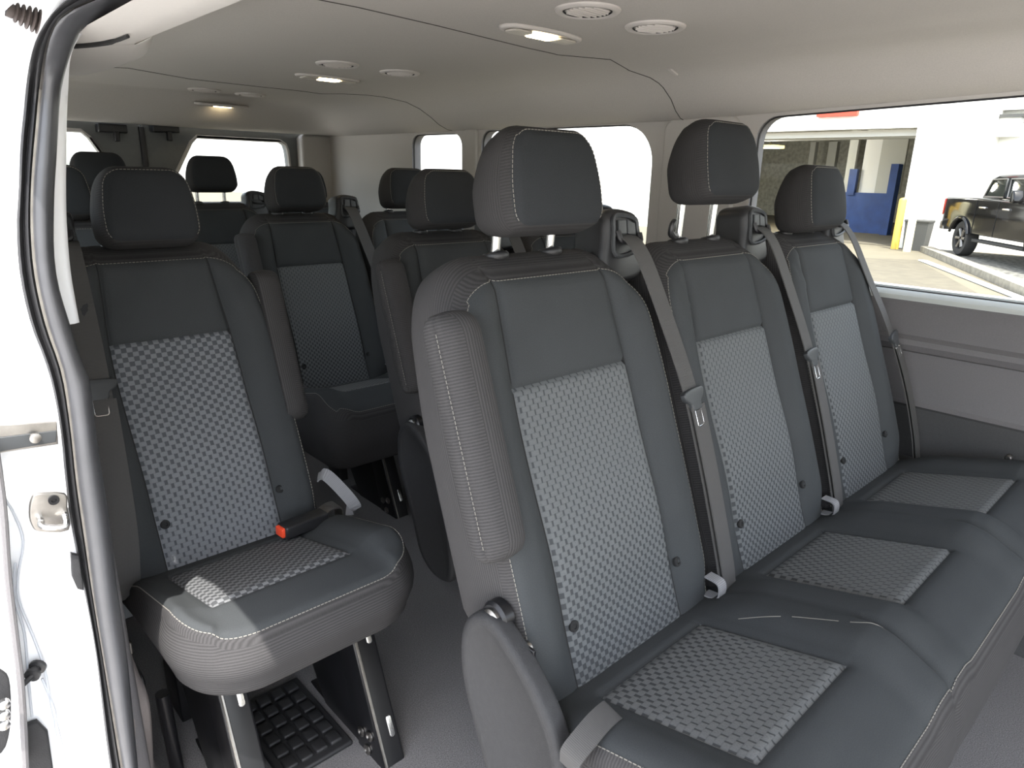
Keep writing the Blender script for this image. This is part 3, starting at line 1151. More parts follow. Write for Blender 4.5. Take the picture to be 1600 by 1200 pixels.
def armrest(parent, x, side, t0=0.240, t1=0.565, hw=0.036, name='armrest'):
    """folded-up armrest on the side of the outer backrest; side -1 left, +1 right"""
    L = t1 - t0

    def warp(a, b, d):
        # a across the depth, b along the recline, d out from the seat's side
        dd = (0.004 if side < 0 else -0.012) - a * (1 if side < 0 else -1)
        return bw(x + side * (0.004 + d), t0 + b, dd)

    def hf(a, b):
        return 0.036 + 0.010 * math.cos(PI * a / (2 * hw)) - 0.004 * g(a + 0.008, 0.003)
    p = Pad(-hw, hw, 0, L, [0.034, 0.034, 0.034, 0.034], 0.016, -0.01, hf, warp, 0.009, xl=(-0.012, -0.010, -0.008, -0.006, -0.004), bulge=0.002, bfil=0.004)
    mb = MB()
    p.make(mb, lambda a, b, e: 'box', 'box')
    mb.dashes([p.top(-0.008, b * L / 30, 0.0006) for b in range(2, 29)])
    o = mb.build(name, parent, angle=60)
    return o


def side_cover(parent, x, thick=0.03, sgn=-1, name='side_cover'):
    out = smooth_closed([(0.030, 0.578), (0.072, 0.558), (0.090, 0.51), (0.082, 0.44), (0.035, 0.33), (0.0, 0.24), (-0.06, 0.20), (-0.13, 0.22), (-0.128, 0.33), (-0.110, 0.43), (-0.082, 0.492), (-0.03, 0.545)], 5)
    mb = MB()
    mb.slab(out, thick, 0.009, lambda a, b, d: V((x + sgn * d, a, b)), 'grey', rim=(0.006, 0.0035))
    return mb.build(name, parent, angle=50)


def leg(parent, x, foot=-0.325, rear=0.10, top=0.34, wide=0.05, name='leg'):
    """pressed black steel leg: raking front strut, floor rail, thin web, bolts"""
    h = wide / 2

    def fn(sx):
        return lambda a, b, d: V((x + sx + d, a, b))
    mb = MB()
    # front strut, a folded channel
    mb.slab([(foot, 0.0), (foot - 0.012, 0.035), (foot + 0.115, top), (foot + 0.19, top), (foot + 0.085, 0.05), (foot + 0.09, 0.0)], wide, 0.005, fn(h), 'blkmetal')
    # floor rail and rear strut
    mb.slab([(foot + 0.06, 0.0), (foot + 0.06, 0.045), (rear - 0.05, 0.03), (rear - 0.02, top), (rear + 0.05, top), (rear + 0.04, 0.0)], wide * 0.7, 0.004, fn(h * 0.7), 'blkmetal')
    # web
    mb.slab([(foot + 0.08, 0.03), (foot + 0.17, top - 0.03), (rear, top - 0.03), (foot + 0.22, 0.02)], 0.008, 0.002, fn(-h * 0.55), 'blkmetal')
    o = mb.build(name, parent, angle=35)
    mb = MB()
    for a, b in ((foot + 0.045, 0.045), (foot + 0.066, 0.075), (foot + 0.035, 0.085)):
        mt = Matrix.Translation((x - h - 0.001, a, b)) @ Matrix.Rotation(-PI / 2, 4, 'Y')
        mb.lathe([(0.011, 0), (0.011, 0.003), (0.007, 0.0045), (0.004, 0.002)], mt, 'steel', 14)
    mb.build('bolt', o)
    # slots on the front face of the strut
    for k in (0.22, 0.80):
        mb = MB()
        c = V((x, foot - 0.010 + 0.125 * k, 0.035 + (top - 0.035) * k)) + V((0.010, -0.003, 0))
        t = V((0, 0.125, top - 0.035)).normalized()
        nn = V((0, -t.z, t.y))
        mb.slab(rrect(-0.006, 0.006, -0.022, 0.022, 0.0055), 0.004, 0.0015, lambda a, b, d, c=c, t=t, nn=nn: c + V((a, 0, 0)) + t * b + nn * d, 'chrome')
        mb.build('slot', o)
    mb = MB()
    t = V((0, 0.127, top - 0.035))
    c0 = V((x - h + 0.006, foot - 0.0145, 0.035))
    mb.tube([c0, c0 + t], 0.003, 'steel', 6)
    mb.build('flange_edge', o)
    return o


def buckle(parent, p, d, up, name='buckle', ln=0.085, w=0.032, th=0.020, red=True):
    d = V(d).normalized()
    up = V(up)
    up = (up - d * up.dot(d)).normalized()
    sdir = d.cross(up)
    p = V(p)
    mb = MB()
    mb.slab(rrect(-w / 2, w / 2, 0, ln, 0.005, 3), th, 0.005, lambda a, b, z: p + sdir * a + d * b + up * z, 'black')
    o = mb.build(name, parent)
    mb = MB()
    mb.slab(rrect(-w / 2 + 0.005, w / 2 - 0.005, ln - 0.004, ln + 0.006, 0.002, 2), th * 0.75, 0.003, lambda a, b, z: p + sdir * a + d * b + up * (z - th * 0.1), 'red')
    mb.build('release_button', o)
    return o


def fabric_loop(parent, p, w=0.022, h=0.035, name='fabric_loop', out=0.018, yaw=0.0):
    mb = MB()
    p = V(p)
    pts = smooth_open([p + V((0, 0.012, h)), p + V((0, -out * 0.7, h * 0.92)), p + V((0, -out, h * 0.45)), p + V((0, -out * 0.7, 0.004)), p + V((0, 0.012, 0))], 4)
    mb.ribbon(pts, V((math.cos(yaw), math.sin(yaw), 0)), w, 0.0025, 'webpale')
    return mb.build(name, parent, angle=40)


def cushion(parent, xs, x0, x1, yf, zb, wmat='weavec', RF=(0.07, 0.07), step=0.012, stitch=True, bench=True, fil=0.034):
    """seat cushion carrying one woven inset per place"""
    pw = 0.122
    yb0, yf0 = -0.065, -0.285

    def near(x):
        return min(abs(x - c) for c in xs)

    def hf(x, y):
        z = 0.4485 + max(-0.05, min(0.215, (-0.065 - y))) * 0.255
        z -= (0.030 if bench else 0.004) * sstep(-y, 0.30, 0.40)
        a = near(x)
        # raised rolls between and outside the insets
        z += 0.020 * sstep(a, 0.126, 0.178) * sstep(-y, 0.0, 0.12) * (1 - 0.4 * sstep(-y, 0.28, 0.36))
        iny = sstep(-y, 0.055, 0.07) * (1 - sstep(-y, -yf0 - 0.004, -yf0 + 0.008))
        z -= 0.005 * g(a - pw, 0.004) * iny
        if a < pw:
            z -= 0.005 * g(y - yb0, 0.004) + 0.005 * g(y - yf0, 0.004)
        z -= 0.003 * g(a - (pw + 0.03), 0.012) * sstep(-y, 0.22, 0.28) if not bench else 0
        if bench:
            for m in mids:
                z -= 0.010 * g(x - m, 0.010) * sstep(-y, 0.22, 0.30) + 0.004 * g(x - m, 0.006)
        return z
    mids = [(a + b) / 2 for a, b in zip(xs[:-1], xs[1:])]

    def warp(x, y, z):
        return V((x, y, z))
    xl = []
    for c in xs:
        for k in (-1, 1):
            xl += [c + k * (pw + d) for d in (-0.006, -0.002, 0.0, 0.002, 0.006)]
    yl = [yb0 + d for d in (-0.006, -0.002, 0, 0.002, 0.006)] + [yf0 + d for d in (-0.006, -0.002, 0, 0.002, 0.006)]
    p = Pad(x0, x1, yf, 0.02, [RF[0], RF[1], 0.03, 0.03], fil, zb, hf, warp, step, xl=xl, yl=yl, bulge=0.012, bfil=0.03)
    mb = MB()

    def mf(x, y, e):
        if e < 0.285 * fil:
            return 'box'
        if near(x) < pw and yf0 < y < yb0:
            return wmat
        return 'plain'
    p.make(mb, mf, 'box', K=6)
    if stitch:
        mb.dashes(p.ring(0.28 * fil, 'RBL', 0.0008), r=0.0009)
    return mb.build('seat_cushion', parent, angle=60), p


# ---- front bench: three places ----
def make_bench(name, loc, n, label, rises, group=None, arm=True, hero=False, hooks=(), pitch=0.455):
    e = empty(name, loc, label, 'bench seat', group)
    xs = [i * pitch for i in range(n)]
    st = 0.011 if hero else 0.018
    cu, cp = cushion(e, xs, -0.225, xs[-1] + 0.235, -0.397, 0.285, step=st, stitch=True)
    if hero:
        mb = MB()
        sc = smooth_open([(0.148, -0.114, 0), (0.160, -0.145, 0), (0.171, -0.176, 0), (0.189, -0.231, 0), (0.200, -0.262, 0), (0.222, -0.300, 0)], 6)
        for a, b in ((0, 11), (13, 20), (23, 30)):
            mb.tube([cp.top(q.x, q.y, -0.0001) for q in sc[a:b + 1]], 0.0008, 'stitch', 5)
        mb.build('scuff_mark', cu)
    for i, x in enumerate(xs):
        backrest(e, x, st, True, True)
        headrest(e, x + (0.018 if hero and i == 1 else 0), rises[i], 0.009 if hero else 0.014, hook=i in hooks)
        dx = -0.045 if (hero and i == 2) else 0.0
        retractor(e, x + 0.212 + dx, 0.612)
        if hero and i == 2:
            belt(e, [(x + 0.150, 0.652, -0.045), (x + 0.150, 0.652, -0.012), (x + 0.158, 0.61, 0.010), (x + 0.190, 0.50, 0.018), (x + 0.243, 0.36, 0.024), (x + 0.268, 0.21, 0.026), (x + 0.276, 0.08, 0.02), (x + 0.279, 0.0, 0.01)], 0.60)
        else:
            belt(e, [(x + 0.205, 0.652, -0.045), (x + 0.205, 0.652, -0.012), (x + 0.206, 0.61, 0.012), (x + 0.226, 0.50, 0.018), (x + 0.243, 0.38, 0.022), (x + 0.246, 0.28, 0.022), (x + 0.246, 0.17, 0.020), (x + 0.245, 0.04, 0.014), (x + 0.245, -0.02, 0.0)], 0.53 if i == 0 else 0.53)
        if i < n - 1:
            fabric_loop(e, (x + 0.205, -0.035, 0.445))
    for i, m in enumerate([(a + b) / 2 for a, b in zip(xs[:-1], xs[1:])]):
        buckle(e, (m + 0.062, -0.068, 0.452), (0.15, -0.75, -0.05), (0, 0.1, 1), ln=0.06)
    if arm:
        armrest(e, -0.198, -1)
        side_cover(e, -0.246)
        mb = MB()
        mt = Matrix.Translation((-0.224, 0.036, 0.566)) @ Matrix.Rotation(-PI / 2, 4, 'Y')
        mb.lathe([(0.024, -0.01), (0.024, 0.004), (0.020, 0.008), (0.016, 0.008, 'steel'), (0.016, 0.012, 'steel'), (0.012, 0.015, 'steel'), (0.006, 0.013, 'steel')], mt, 'blkmetal', 24)
        mb.build('recliner_pivot', e)
        mb = MB()
        for a, b in ((-0.005, 0.535), (-0.02, 0.505), (-0.04, 0.47)):
            mt = Matrix.Translation((-0.205, a, b)) @ Matrix.Rotation(-PI / 2, 4, 'Y')
            mb.lathe([(0.008, 0), (0.008, 0.006), (0.005, 0.008)], mt, 'steel', 10)
        mb.box((-0.222, -0.030, 0.40), (-0.2165, 0.06, 0.55), 'blkmetal', 0.002)
        mb.tube(smooth_open([(-0.214, -0.015, 0.53), (-0.217, -0.032, 0.512), (-0.216, -0.042, 0.48), (-0.212, -0.07, 0.455)], 5), 0.0018, 'steel', 6)
        mb.tube(smooth_open([(-0.214, -0.025, 0.52), (-0.217, -0.048, 0.50), (-0.215, -0.056, 0.47), (-0.211, -0.08, 0.45)], 5), 0.0016, 'steel', 6)
        mb.build('recliner_bracket', e)
        mb = MB()
        pts = smooth_open([(-0.246, -0.120, 0.452), (-0.247, -0.122, 0.472), (-0.228, -0.124, 0.486), (-0.20, -0.122, 0.492), (-0.17, -0.118, 0.488), (-0.16, -0.112, 0.474)], 5)
        mb.ribbon(pts, V((0, 1, 0.25)), 0.030, 0.004, 'web')
        mb.build('pull_strap', e)
    for x in ((0.045, 0.60) if n == 2 else (0.10, 0.935)):
        leg(e, x)
    return e


bench = make_bench('bench_seat', (-0.441, 0, 0), 3, 'three place grey cloth bench seat in front, nearest row with two raised headrests', [1.052, 1.092, 1.024], hero=True, hooks=(1,))
bench_c = make_bench('bench_seat', (-0.053, 0.735, -0.033), 2, 'two place bench seat directly behind the nearest three place bench', [1.030, 1.035])
bench_e = copy_tree(bench_c)
bench_e.location = (-0.053, 1.58, -0.033)
bench_e['label'] = 'two place bench seat in deep shade, its backrest seen between single seat and front benches'


def make_single(loc, label):
    e = empty('single_seat', loc, label, 'seat')
    cushion(e, [0.0], -0.186, 0.221, -0.388, 0.382, 'weaveb', RF=(0.11, 0.10), step=0.010, bench=False, fil=0.022)
    backrest(e, 0, 0.010, wm='weaves', hw=0.198, pw=0.113, tp=0.13, sk=0.010)
    headrest(e, -0.006, 1.018, 0.009, hw=0.089)
    armrest(e, 0.176, 1)
    # window-side belt
    mb = MB()
    o = belt(e, [(-0.150, 0.655, -0.03), (-0.152, 0.62, 0.0), (-0.158, 0.45, 0.020), (-0.166, 0.30, 0.028), (-0.178, 0.12, 0.028), (-0.195, 0.0, 0.02)], 0.52)
    retractor(e, -0.165, 0.622)
    buckle(e, (0.180, -0.082, 0.488), (-1.0, -0.10, 0.02), (0, 0, 1), ln=0.098, w=0.036, th=0.026)
    mb = MB()
    mb.ribbon(smooth_open([(0.165, -0.08, 0.478), (0.20, -0.06, 0.478), (0.235, -0.035, 0.46), (0.25, -0.01, 0.41)], 4), V((0, 1, 0)), 0.03, 0.003, 'steel')
    mb.build('buckle_stalk', e)
    mb = MB()
    pts = smooth_open([(0.214, 0.005, 0.520), (0.224, -0.008, 0.528), (0.240, -0.030, 0.506), (0.258, -0.055, 0.472), (0.262, -0.062, 0.455), (0.250, -0.045, 0.450)], 5)
    mb.ribbon(pts, V((-0.5, -0.75, 0.45)).cross(V((0.5, -0.6, -0.6))), 0.026, 0.003, 'webpale')
    mb.build('pull_strap', e)
    # belt anchor on the window side
    mb = MB()
    mb.ribbon(smooth_open([(-0.214, -0.045, 0.47), (-0.222, -0.06, 0.44), (-0.220, -0.085, 0.40), (-0.212, -0.10, 0.375)], 4), V((0, 1, 0.2)), 0.030, 0.003, 'web')
    mb.box((-0.222, -0.125, 0.362), (-0.206, -0.09, 0.386), 'steel', 0.003)
    mb.build('belt_anchor', e)
    leg(e, 0.168)
    leg(e, -0.088)
    mb = MB()
    mb.box((-0.13, -0.30, 0.345), (0.19, 0.02, 0.395), 'blkmetal', 0.01)
    mb.build('seat_frame', e)
    # wound handle and lever on the window side
    mb = MB()
    rr = [V((-0.205, a, b)) for a, b in rrect(-0.14, -0.085, 0.25, 0.32, 0.014, 4)]
    mb.tube(rr + rr[:2], 0.006, 'black', 6)
    mb.tube([(-0.17, -0.11, 0.25), (-0.16, -0.10, 0.03)], 0.012, 'blkmetal', 10)
    mb.build('release_lever', e)
    return e


single = make_single((-0.770, 0.735, -0.033), 'single grey cloth seat beside the open side door, sunlight on its cushion corner')
single_d = copy_tree(single)
single_d.location = (-0.764, 1.58, -0.033)
single_d['label'] = 'dark single seat half hidden behind the door-side seat and the door pillar'

# back row: four places, coarse
e = empty('rear_bench_seat', (-0.885, 2.42, -0.033), 'four place dark bench seat in the last row before the rear doors', 'bench seat')
xs4 = [0.0, 0.43, 0.86, 1.29]
cushion(e, xs4, -0.115, 1.50, -0.392, 0.285, step=0.03, stitch=False)
for i, x in enumerate(xs4):
    backrest(e, x + (0.06 if i == 0 else 0), 0.02, True, False, hw=0.16 if i == 0 else 0.212)
    headrest(e, x, 1.068 if i < 3 else 1.02, 0.016, stitch=False)
    if i in (1, 2):
        retractor(e, x + 0.198, 0.60)
for x in (0.1, 1.1):
    leg(e, x)


# ------------------------------------------------------------------ ceiling fittings
def frame_at(x, y, tilt=0.0):
    p = V((x, y, ceil_z(x, y)))
    e = 0.03
    n = V((e * 2, 0, ceil_z(x + e, y) - ceil_z(x - e, y))).cross(V((0, e * 2, ceil_z(x, y + e) - ceil_z(x, y - e))))
    n = -n.normalized()
    xa = (V((1, 0, 0)) - n * n.x).normalized()
    ya = n.cross(xa)
    m = Matrix.Identity(4)
    for i in range(3):
        m[i][0], m[i][1], m[i][2], m[i][3] = xa[i], ya[i], n[i], p[i]
    return m


def make_vent():
    e = empty('ceiling_vent', (0, 0, 0))
    mb = MB()
    mb.lathe([(0.068, -0.003), (0.067, 0.003), (0.062, 0.007), (0.055, 0.007), (0.050, 0.003), (0.049, -0.004)], Matrix.Identity(4), 'vent', 40)
    mb.build('ring', e)
    mb = MB()
    mb.lathe([(0.047, -0.006), (0.046, 0.0025), (0.040, 0.004)], Matrix.Identity(4), 'vent', 36)
    mb.build('damper', e)
    mb = MB()
    for k in range(7):
        a = -0.036 + 0.012 * k
        h = math.sqrt(0.043 ** 2 - a * a)
        mb.box((-h, a - 0.0015, 0.001), (h, a + 0.0015, 0.007), 'vent', 0.0006)
    o = mb.build('louver', e)
    mb = MB()
    mb.tube([V((0.0485 * math.cos(2 * PI * k / 40), 0.0485 * math.sin(2 * PI * k / 40), 0.0038)) for k in range(41)], 0.0017, 'dark', 5)
    mb.build('gap', e)
    return e


def make_lamp():
    e = empty('ceiling_lamp', (0, 0, 0))
    mb = MB()
    out = smooth_closed([(-0.125, 0), (-0.10, 0.035), (0, 0.048), (0.10, 0.035), (0.125, 0), (0.10, -0.030), (0, -0.036), (-0.10, -0.030)], 6)
    mb.slab(out, 0.012, 0.006, lambda a, b, d: V((a, b, d + 0.008)), 'vent', rim=(0.004, 0.002))
    mb.build('bezel', e, angle=50)
    for a, m, n in ((-0.074, 'lensoff', 'side_lens'), (0.074, 'lensoff', 'side_lens'), (0, 'lens', 'lit_lens')):
        mb = MB()
        w = 0.030 if n == 'side_lens' else 0.040
        mb.slab(rrect(a - w, a + w, -0.020, 0.022, 0.01, 4), 0.006, 0.003, lambda p, q, d: V((p, q, d + 0.012)), m)
        mb.build(n, e)
    return e


vent0, lamp0 = make_vent(), make_lamp()
VP = [(-0.026, 0.500, 'round ceiling vent above the front headrest, nearest of the six and left of its pair'),
      (0.190, 0.490, 'round ceiling vent nearest the big side window, right of its front pair'),
      (0.016, 1.580, 'round ceiling vent behind the middle lit lamp, left one of the middle pair'),
      (0.248, 1.576, 'round ceiling vent, right one of the middle pair'),
      (0.021, 2.735, 'small far round ceiling vent, left one of the rear pair'),
      (0.225, 2.735, 'small far round ceiling vent, right one of the rear pair')]
for i, (x, y, l) in enumerate(VP):
    o = vent0 if i == 0 else copy_tree(vent0)
    o.matrix_world = frame_at(x, y) @ Matrix.Rotation(0.4 * (i % 2), 4, 'Z')
    tag(o, l, 'vent', 'round ceiling vents')
for i, (x, y, l) in enumerate(((0.078, 0.735, 'lit oval ceiling lamp nearest the camera'), (0.160, 1.905, 'lit oval ceiling lamp between the middle pair of vents and the rear'), (0.165, 2.925, 'lit oval ceiling lamp at the far rear end of the ceiling'))):
    o = lamp0 if i == 0 else copy_tree(lamp0)
    o.matrix_world = frame_at(x, y) if i < 2 else Matrix.Translation((x, y, ceil_z(x, y) - 0.004)) @ Matrix.Rotation(PI, 4, 'X') @ Matrix.Rotation(0.12, 4, 'X')
    tag(o, l, 'lamp', 'lit ceiling lamps')

# clip on the side of the headliner
mb = MB()
q = at(1000, 118, x=0.62)
mb.slab(rrect(-0.022, 0.022, -0.006, 0.006, 0.005), 0.006, 0.002, lambda a, b, d: (frame_at(0.60, 0.72) @ V((a, b, d + 0.004))), 'vent')
tag(mb.build('headliner_clip'), 'tiny pale oval clip set in the ceiling near the headliner seam', 'clip')

# padded rail over the side door with the slot of a grab recess
mb = MB()
rail = [(-0.935, -1.7), (-0.935, 0.2), (-0.93, 0.45), (-0.925, 0.60), (-0.93, 0.80), (-0.94, 0.95), (-0.95, 1.3)]
rows = []
sm = smooth_open([(x, y, w) for (x, y), w in zip(rail, (0.05, 0.05, 0.055, 0.088, 0.095, 0.06, 0.03))], 8)
for x, y, w in sm:
    rows.append([mb.vert((x - 0.05 + a * (w + 0.05), y, 1.262 + b)) for a, b in ((0, -0.006), (0.35, -0.006), (0.75, 0.0), (0.92, 0.01), (1.0, 0.03), (1.0, 0.09))])
for r0, r1 in zip(rows[:-1], rows[1:]):
    for k in range(5):
        mb.face([r0[k], r0[k + 1], r1[k + 1], r1[k]], 'trim')
rl = struct(mb.build('trim_10', angle=60))
mb = MB()
mb.tube(smooth_open([at(116, 72, z=1.2545), at(150, 69, z=1.2545), at(180, 64, z=1.2545), at(200, 57, z=1.2545)], 5), [0.003] * 10 + [0.002] * 6, 'dark', 6)
mb.build('recess_slot', rl)

# latches on top of the rear doors
for u, l in ((175, 'black latch box on top of the rear doors, left of the centre joint'), (258, 'black latch box on top of the rear doors, right of the centre joint')):
    p = at(u, 201, y=Y1 - 0.04)
    e = empty('door_latch', p, l, 'latch', 'rear door latches')
    mb = MB()
    mb.box((-0.060, -0.02, -0.018), (0.060, 0.038, 0.020), 'black', 0.006)
    mb.build('housing', e)
    mb = MB()
    mb.box((0.0, -0.026, -0.055), (0.022, 0.0, -0.01), 'black', 0.005)
    mb.build('catch', e)

# lashing eye on the left wall's lower panel
mb = MB()
p = at(1577, 714, x=0.755)
mb.lathe([(0.008, 0), (0.008, 0.010), (0.005, 0.014)], Matrix.Translation(p) @ Matrix.Rotation(-PI / 2, 4, 'Y'), 'steel', 12)
tag(mb.build('wall_stud'), 'small metal stud on the dark lower wall above the far cushion', 'stud')

# ------------------------------------------------------------------ floor and sill
p = at(455, 1138, z=0)
e = empty('floor_grate', (p.x, p.y, 0), 'black waffle floor grate lying under the single seat', 'grate')
mb = MB()
mb.box((-0.075, -0.125, 0.0), (0.075, 0.125, 0.012), 'mat', 0.005)
mb.build('frame', e)
for i in range(4):
    for j in range(6):
        mb = MB()
        mb.box((-0.062 + 0.032 * i, -0.110 + 0.038 * j, 0.010), (-0.062 + 0.032 * i + 0.026, -0.110 + 0.038 * j + 0.030, 0.020), 'mat', 0.004)
        mb.build('rubber_block', e)
# sill lining beside the seal
mb = MB()
pts = [at(203, 1010, x=-0.985), at(222, 1060, x=-0.98), at(240, 1110, x=-0.975), at(246, 1205, x=-0.965)]
pp = [V((p.x, p.y, p.z)) for p in smooth_open(pts, 6)]
pp = [V((-1.0, 0.60, 0.60)), V((-0.995, 0.55, 0.52))] + pp
pp.append(V((-0.95, 0.42, 0.0)))
mb2 = MB()
rows = []
for p in pp:
    rows.append([mb2.vert(q) for q in (p + V((-0.08, -0.10, 0)), p + V((-0.03, -0.02, 0)), p + V((-0.008, 0.0, 0)), p + V((0, 0.02, 0)), p + V((0.0, 0.40, 0)))])
for r0, r1 in zip(rows[:-1], rows[1:]):
    for k in range(4):
        mb2.face([r0[k], r0[k + 1], r1[k + 1], r1[k]], 'sillp')
struct(mb2.build('trim_11', angle=60))

# ------------------------------------------------------------------ things on the white door jamb
JY = 0.396
def jw(u, v, d=0.0):
    return at(u, v, y=JY - d)


# striker
c = jw(78, 797)
ux, uz = V((1, 0, 0)), V((0, 0, 1))
e = empty('door_striker', c, 'steel striker plate with a loop screwed to the white door jamb', 'striker')
mb = MB()
o1 = [jw(*q) - c for q in ((47, 778), (58, 769), (100, 769), (104, 790), (106, 826), (60, 828), (48, 818), (44, 800))]
mb.slab(smooth_closed([(p.x, p.z) for p in o1], 3), 0.006, 0.002, lambda a, b, d: V((a, -d - 0.006, b)), 'steel')
mb.build('plate', e)
mb = MB()
q = [jw(*k) - c for k in ((60, 806), (62, 812), (94, 812), (97, 800), (90, 800))]
mb.tube(smooth_open([q[0] + V((0, 0.0, 0)), q[0] + V((0, -0.014, 0)), q[1] + V((0, -0.022, 0)), q[2] + V((0, -0.022, 0)), q[3] + V((0, -0.014, 0)), q[3]], 4), 0.0038, 'chrome', 8)
mb.build('loop', e)
mb = MB()
q = jw(82, 778) - c
mb.lathe([(0.006, 0), (0.006, 0.003), (0.003, 0.003), (0.0025, 0.001)], Matrix.Translation(q + V((0, -0.006, 0))) @ Matrix.Rotation(PI / 2, 4, 'X'), 'blkmetal', 14)
mb.build('screw', e)
# end of the slide rail
a, b = jw(-40, 664), jw(88, 658)
d_, b_ = jw(-40, 712), jw(90, 693)
e = empty('slide_rail', b, 'bright metal end of the sliding door rail let into the white jamb', 'rail')
mb = MB()
L_ = [(p - b) for p in (a, b, b_, d_)]
mb.slab([(p.x, p.z) for p in L_], 0.006, 0.0015, lambda x, z, d: V((x, -d - 0.004, z)), 'steel')
mb.build('channel', e)
mb = MB()
mb.slab([(p.x * 0.96 - 0.002, p.z * 0.5 - 0.010) for p in L_], 0.003, 0.001, lambda x, z, d: V((x, -d - 0.006, z)), 'blackp')
mb.build('groove', e)
mb = MB()
q = jw(52, 680) - b
mb.lathe([(0.006, 0), (0.006, 0.004), (0.003, 0.005)], Matrix.Translation(q + V((0, -0.010, 0))) @ Matrix.Rotation(PI / 2, 4, 'X'), 'steel', 14)
mb.build('screw', e)
# rubber stop pin
c = jw(60, 1040)
e = empty('stop_pin', c, 'small black stop pin sticking out of the white jamb low down', 'pin')
mb = MB()
mb.lathe([(0.010, 0), (0.010, 0.004), (0.006, 0.006), (0.006, 0.012), (0.009, 0.013), (0.009, 0.017), (0.004, 0.018)], Matrix.Translation((0, 0, 0)) @ V((-0.55, -0.8, -0.1)).to_track_quat('Z', 'Y').to_matrix().to_4x4(), 'black', 16)
mb.build('head', e)
mb = MB()
mb.tube([V((-0.008, -0.013, -0.002)), V((-0.026, -0.022, -0.007))], 0.0035, 'black', 10)
mb.build('stem', e)
# clip on the seal
c = jw(117, 890)
mb = MB()
o1 = [jw(*q) - c for q in ((110, 863), (122, 866), (130, 920), (120, 918), (112, 900))]
mb.slab([(p.x, p.z) for p in o1], 0.010, 0.002, lambda a, b, d: V((a, -d - 0.006, b)), 'grey')
tag(mb.build('seal_clip', loc=c), 'grey plastic clip against the outer edge of the black door seal', 'clip')
# shading of the jamb's pressed creases, painted as blue-grey tubes
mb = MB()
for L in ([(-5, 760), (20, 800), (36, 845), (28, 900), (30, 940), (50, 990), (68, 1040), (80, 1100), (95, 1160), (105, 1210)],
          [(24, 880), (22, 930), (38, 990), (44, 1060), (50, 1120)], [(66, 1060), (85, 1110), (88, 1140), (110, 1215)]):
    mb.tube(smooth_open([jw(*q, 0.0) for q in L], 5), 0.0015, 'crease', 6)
cr = mb.build('crease_shading', jamb)
# grey corner cover low on the jamb
mb = MB()
o1 = [jw(*q) for q in ((36, 1132), (58, 1124), (74, 1140), (84, 1210), (38, 1210))]
c = jw(60, 1170)
mb.slab([(p.x - c.x, p.z - c.z) for p in o1], 0.01, 0.003, lambda a, b, d: V((a, -d - 0.006, b)), 'grey')
tag(mb.build('corner_cover', loc=c), 'grey plastic corner cover at the foot of the white jamb', 'cover')
# front edge of the opened sliding door
e = empty('sliding_door', jw(0, 1000), 'edge of the opened sliding door with its dark seal and latch', 'door')
c = jw(0, 1000)
mb = MB()
P = [jw(*q, 0.03) - c for q in ((-8, 700), (4, 790), (12, 900), (24, 1000), (33, 1080), (40, 1210))]
Q = [jw(*q, 0.03) - c for q in ((-60, 700), (-50, 790), (-40, 900), (-40, 1000), (-40, 1080), (-40, 1210))]
sweep(mb, P, Q, [(0, -0.03), (0, 0), (0.2, 0.003), (1, 0.003), (1, -0.03)], 'paint')
mb.build('door_edge', e, angle=40)
mb = MB()
mb.tube([p + V((0.0, -0.004, 0)) for p in smooth_open(P, 4)], 0.0038, 'low', 8)
mb.build('edge_seal', e)
mb = MB()
o1 = [jw(*q, 0.04) - c for q in ((-30, 1050), (6, 1052), (17, 1075), (17, 1140), (4, 1180), (-30, 1180))]
mb.slab(smooth_closed([(p.x, p.z) for p in o1], 3), 0.008, 0.002, lambda a, b, d: V((a, -d - 0.036, b)), 'grey')
lt = mb.build('latch', e)
for v in (1098, 1115, 1130):
    mb = MB()
    q = jw(6, v, 0.05) - c
    mb.lathe([(0.006, 0), (0.006, 0.006), (0.003, 0.008)], Matrix.Translation(q) @ Matrix.Rotation(PI / 2, 4, 'X'), 'chrome', 12)
    mb.build('roller', lt)
# corrugated boot at the top corner
a, b = at(10, 14, y=0.25), at(58, 33, y=0.25)
ax = (b - a).normalized()
Ln = (b - a).length
e = empty('rubber_boot', a, 'brown corrugated rubber boot at the top outer corner of the door opening', 'boot')
mb = MB()
pr = [(0.0060, 0.0), (0.0062, Ln * 0.2)]
for k in range(4):
    z = Ln * (0.24 + 0.19 * k)
    r = 0.0088 + 0.0008 * k
    pr += [(0.0056, z), (r * 0.90, z + Ln * 0.035), (r, z + Ln * 0.08), (r * 0.90, z + Ln * 0.125), (0.0058, z + Ln * 0.16)]
pr += [(0.0105, Ln * 1.02), (0.011, Ln * 1.06)]
mb.lathe(pr, ax.to_track_quat('Z', 'Y').to_matrix().to_4x4(), 'boot', 24)
mb.build('bellows', e)


# ------------------------------------------------------------------ the yard outside
GZ = -0.65
FX = 21.0                              # face of the white building


def gp(u, v):
    return at(u, v, z=GZ)


mb = MB()
mb.box((-60, -60, GZ - 0.2), (60, 60, GZ), 'concrete')
struct(mb.build('ground', smooth=False))
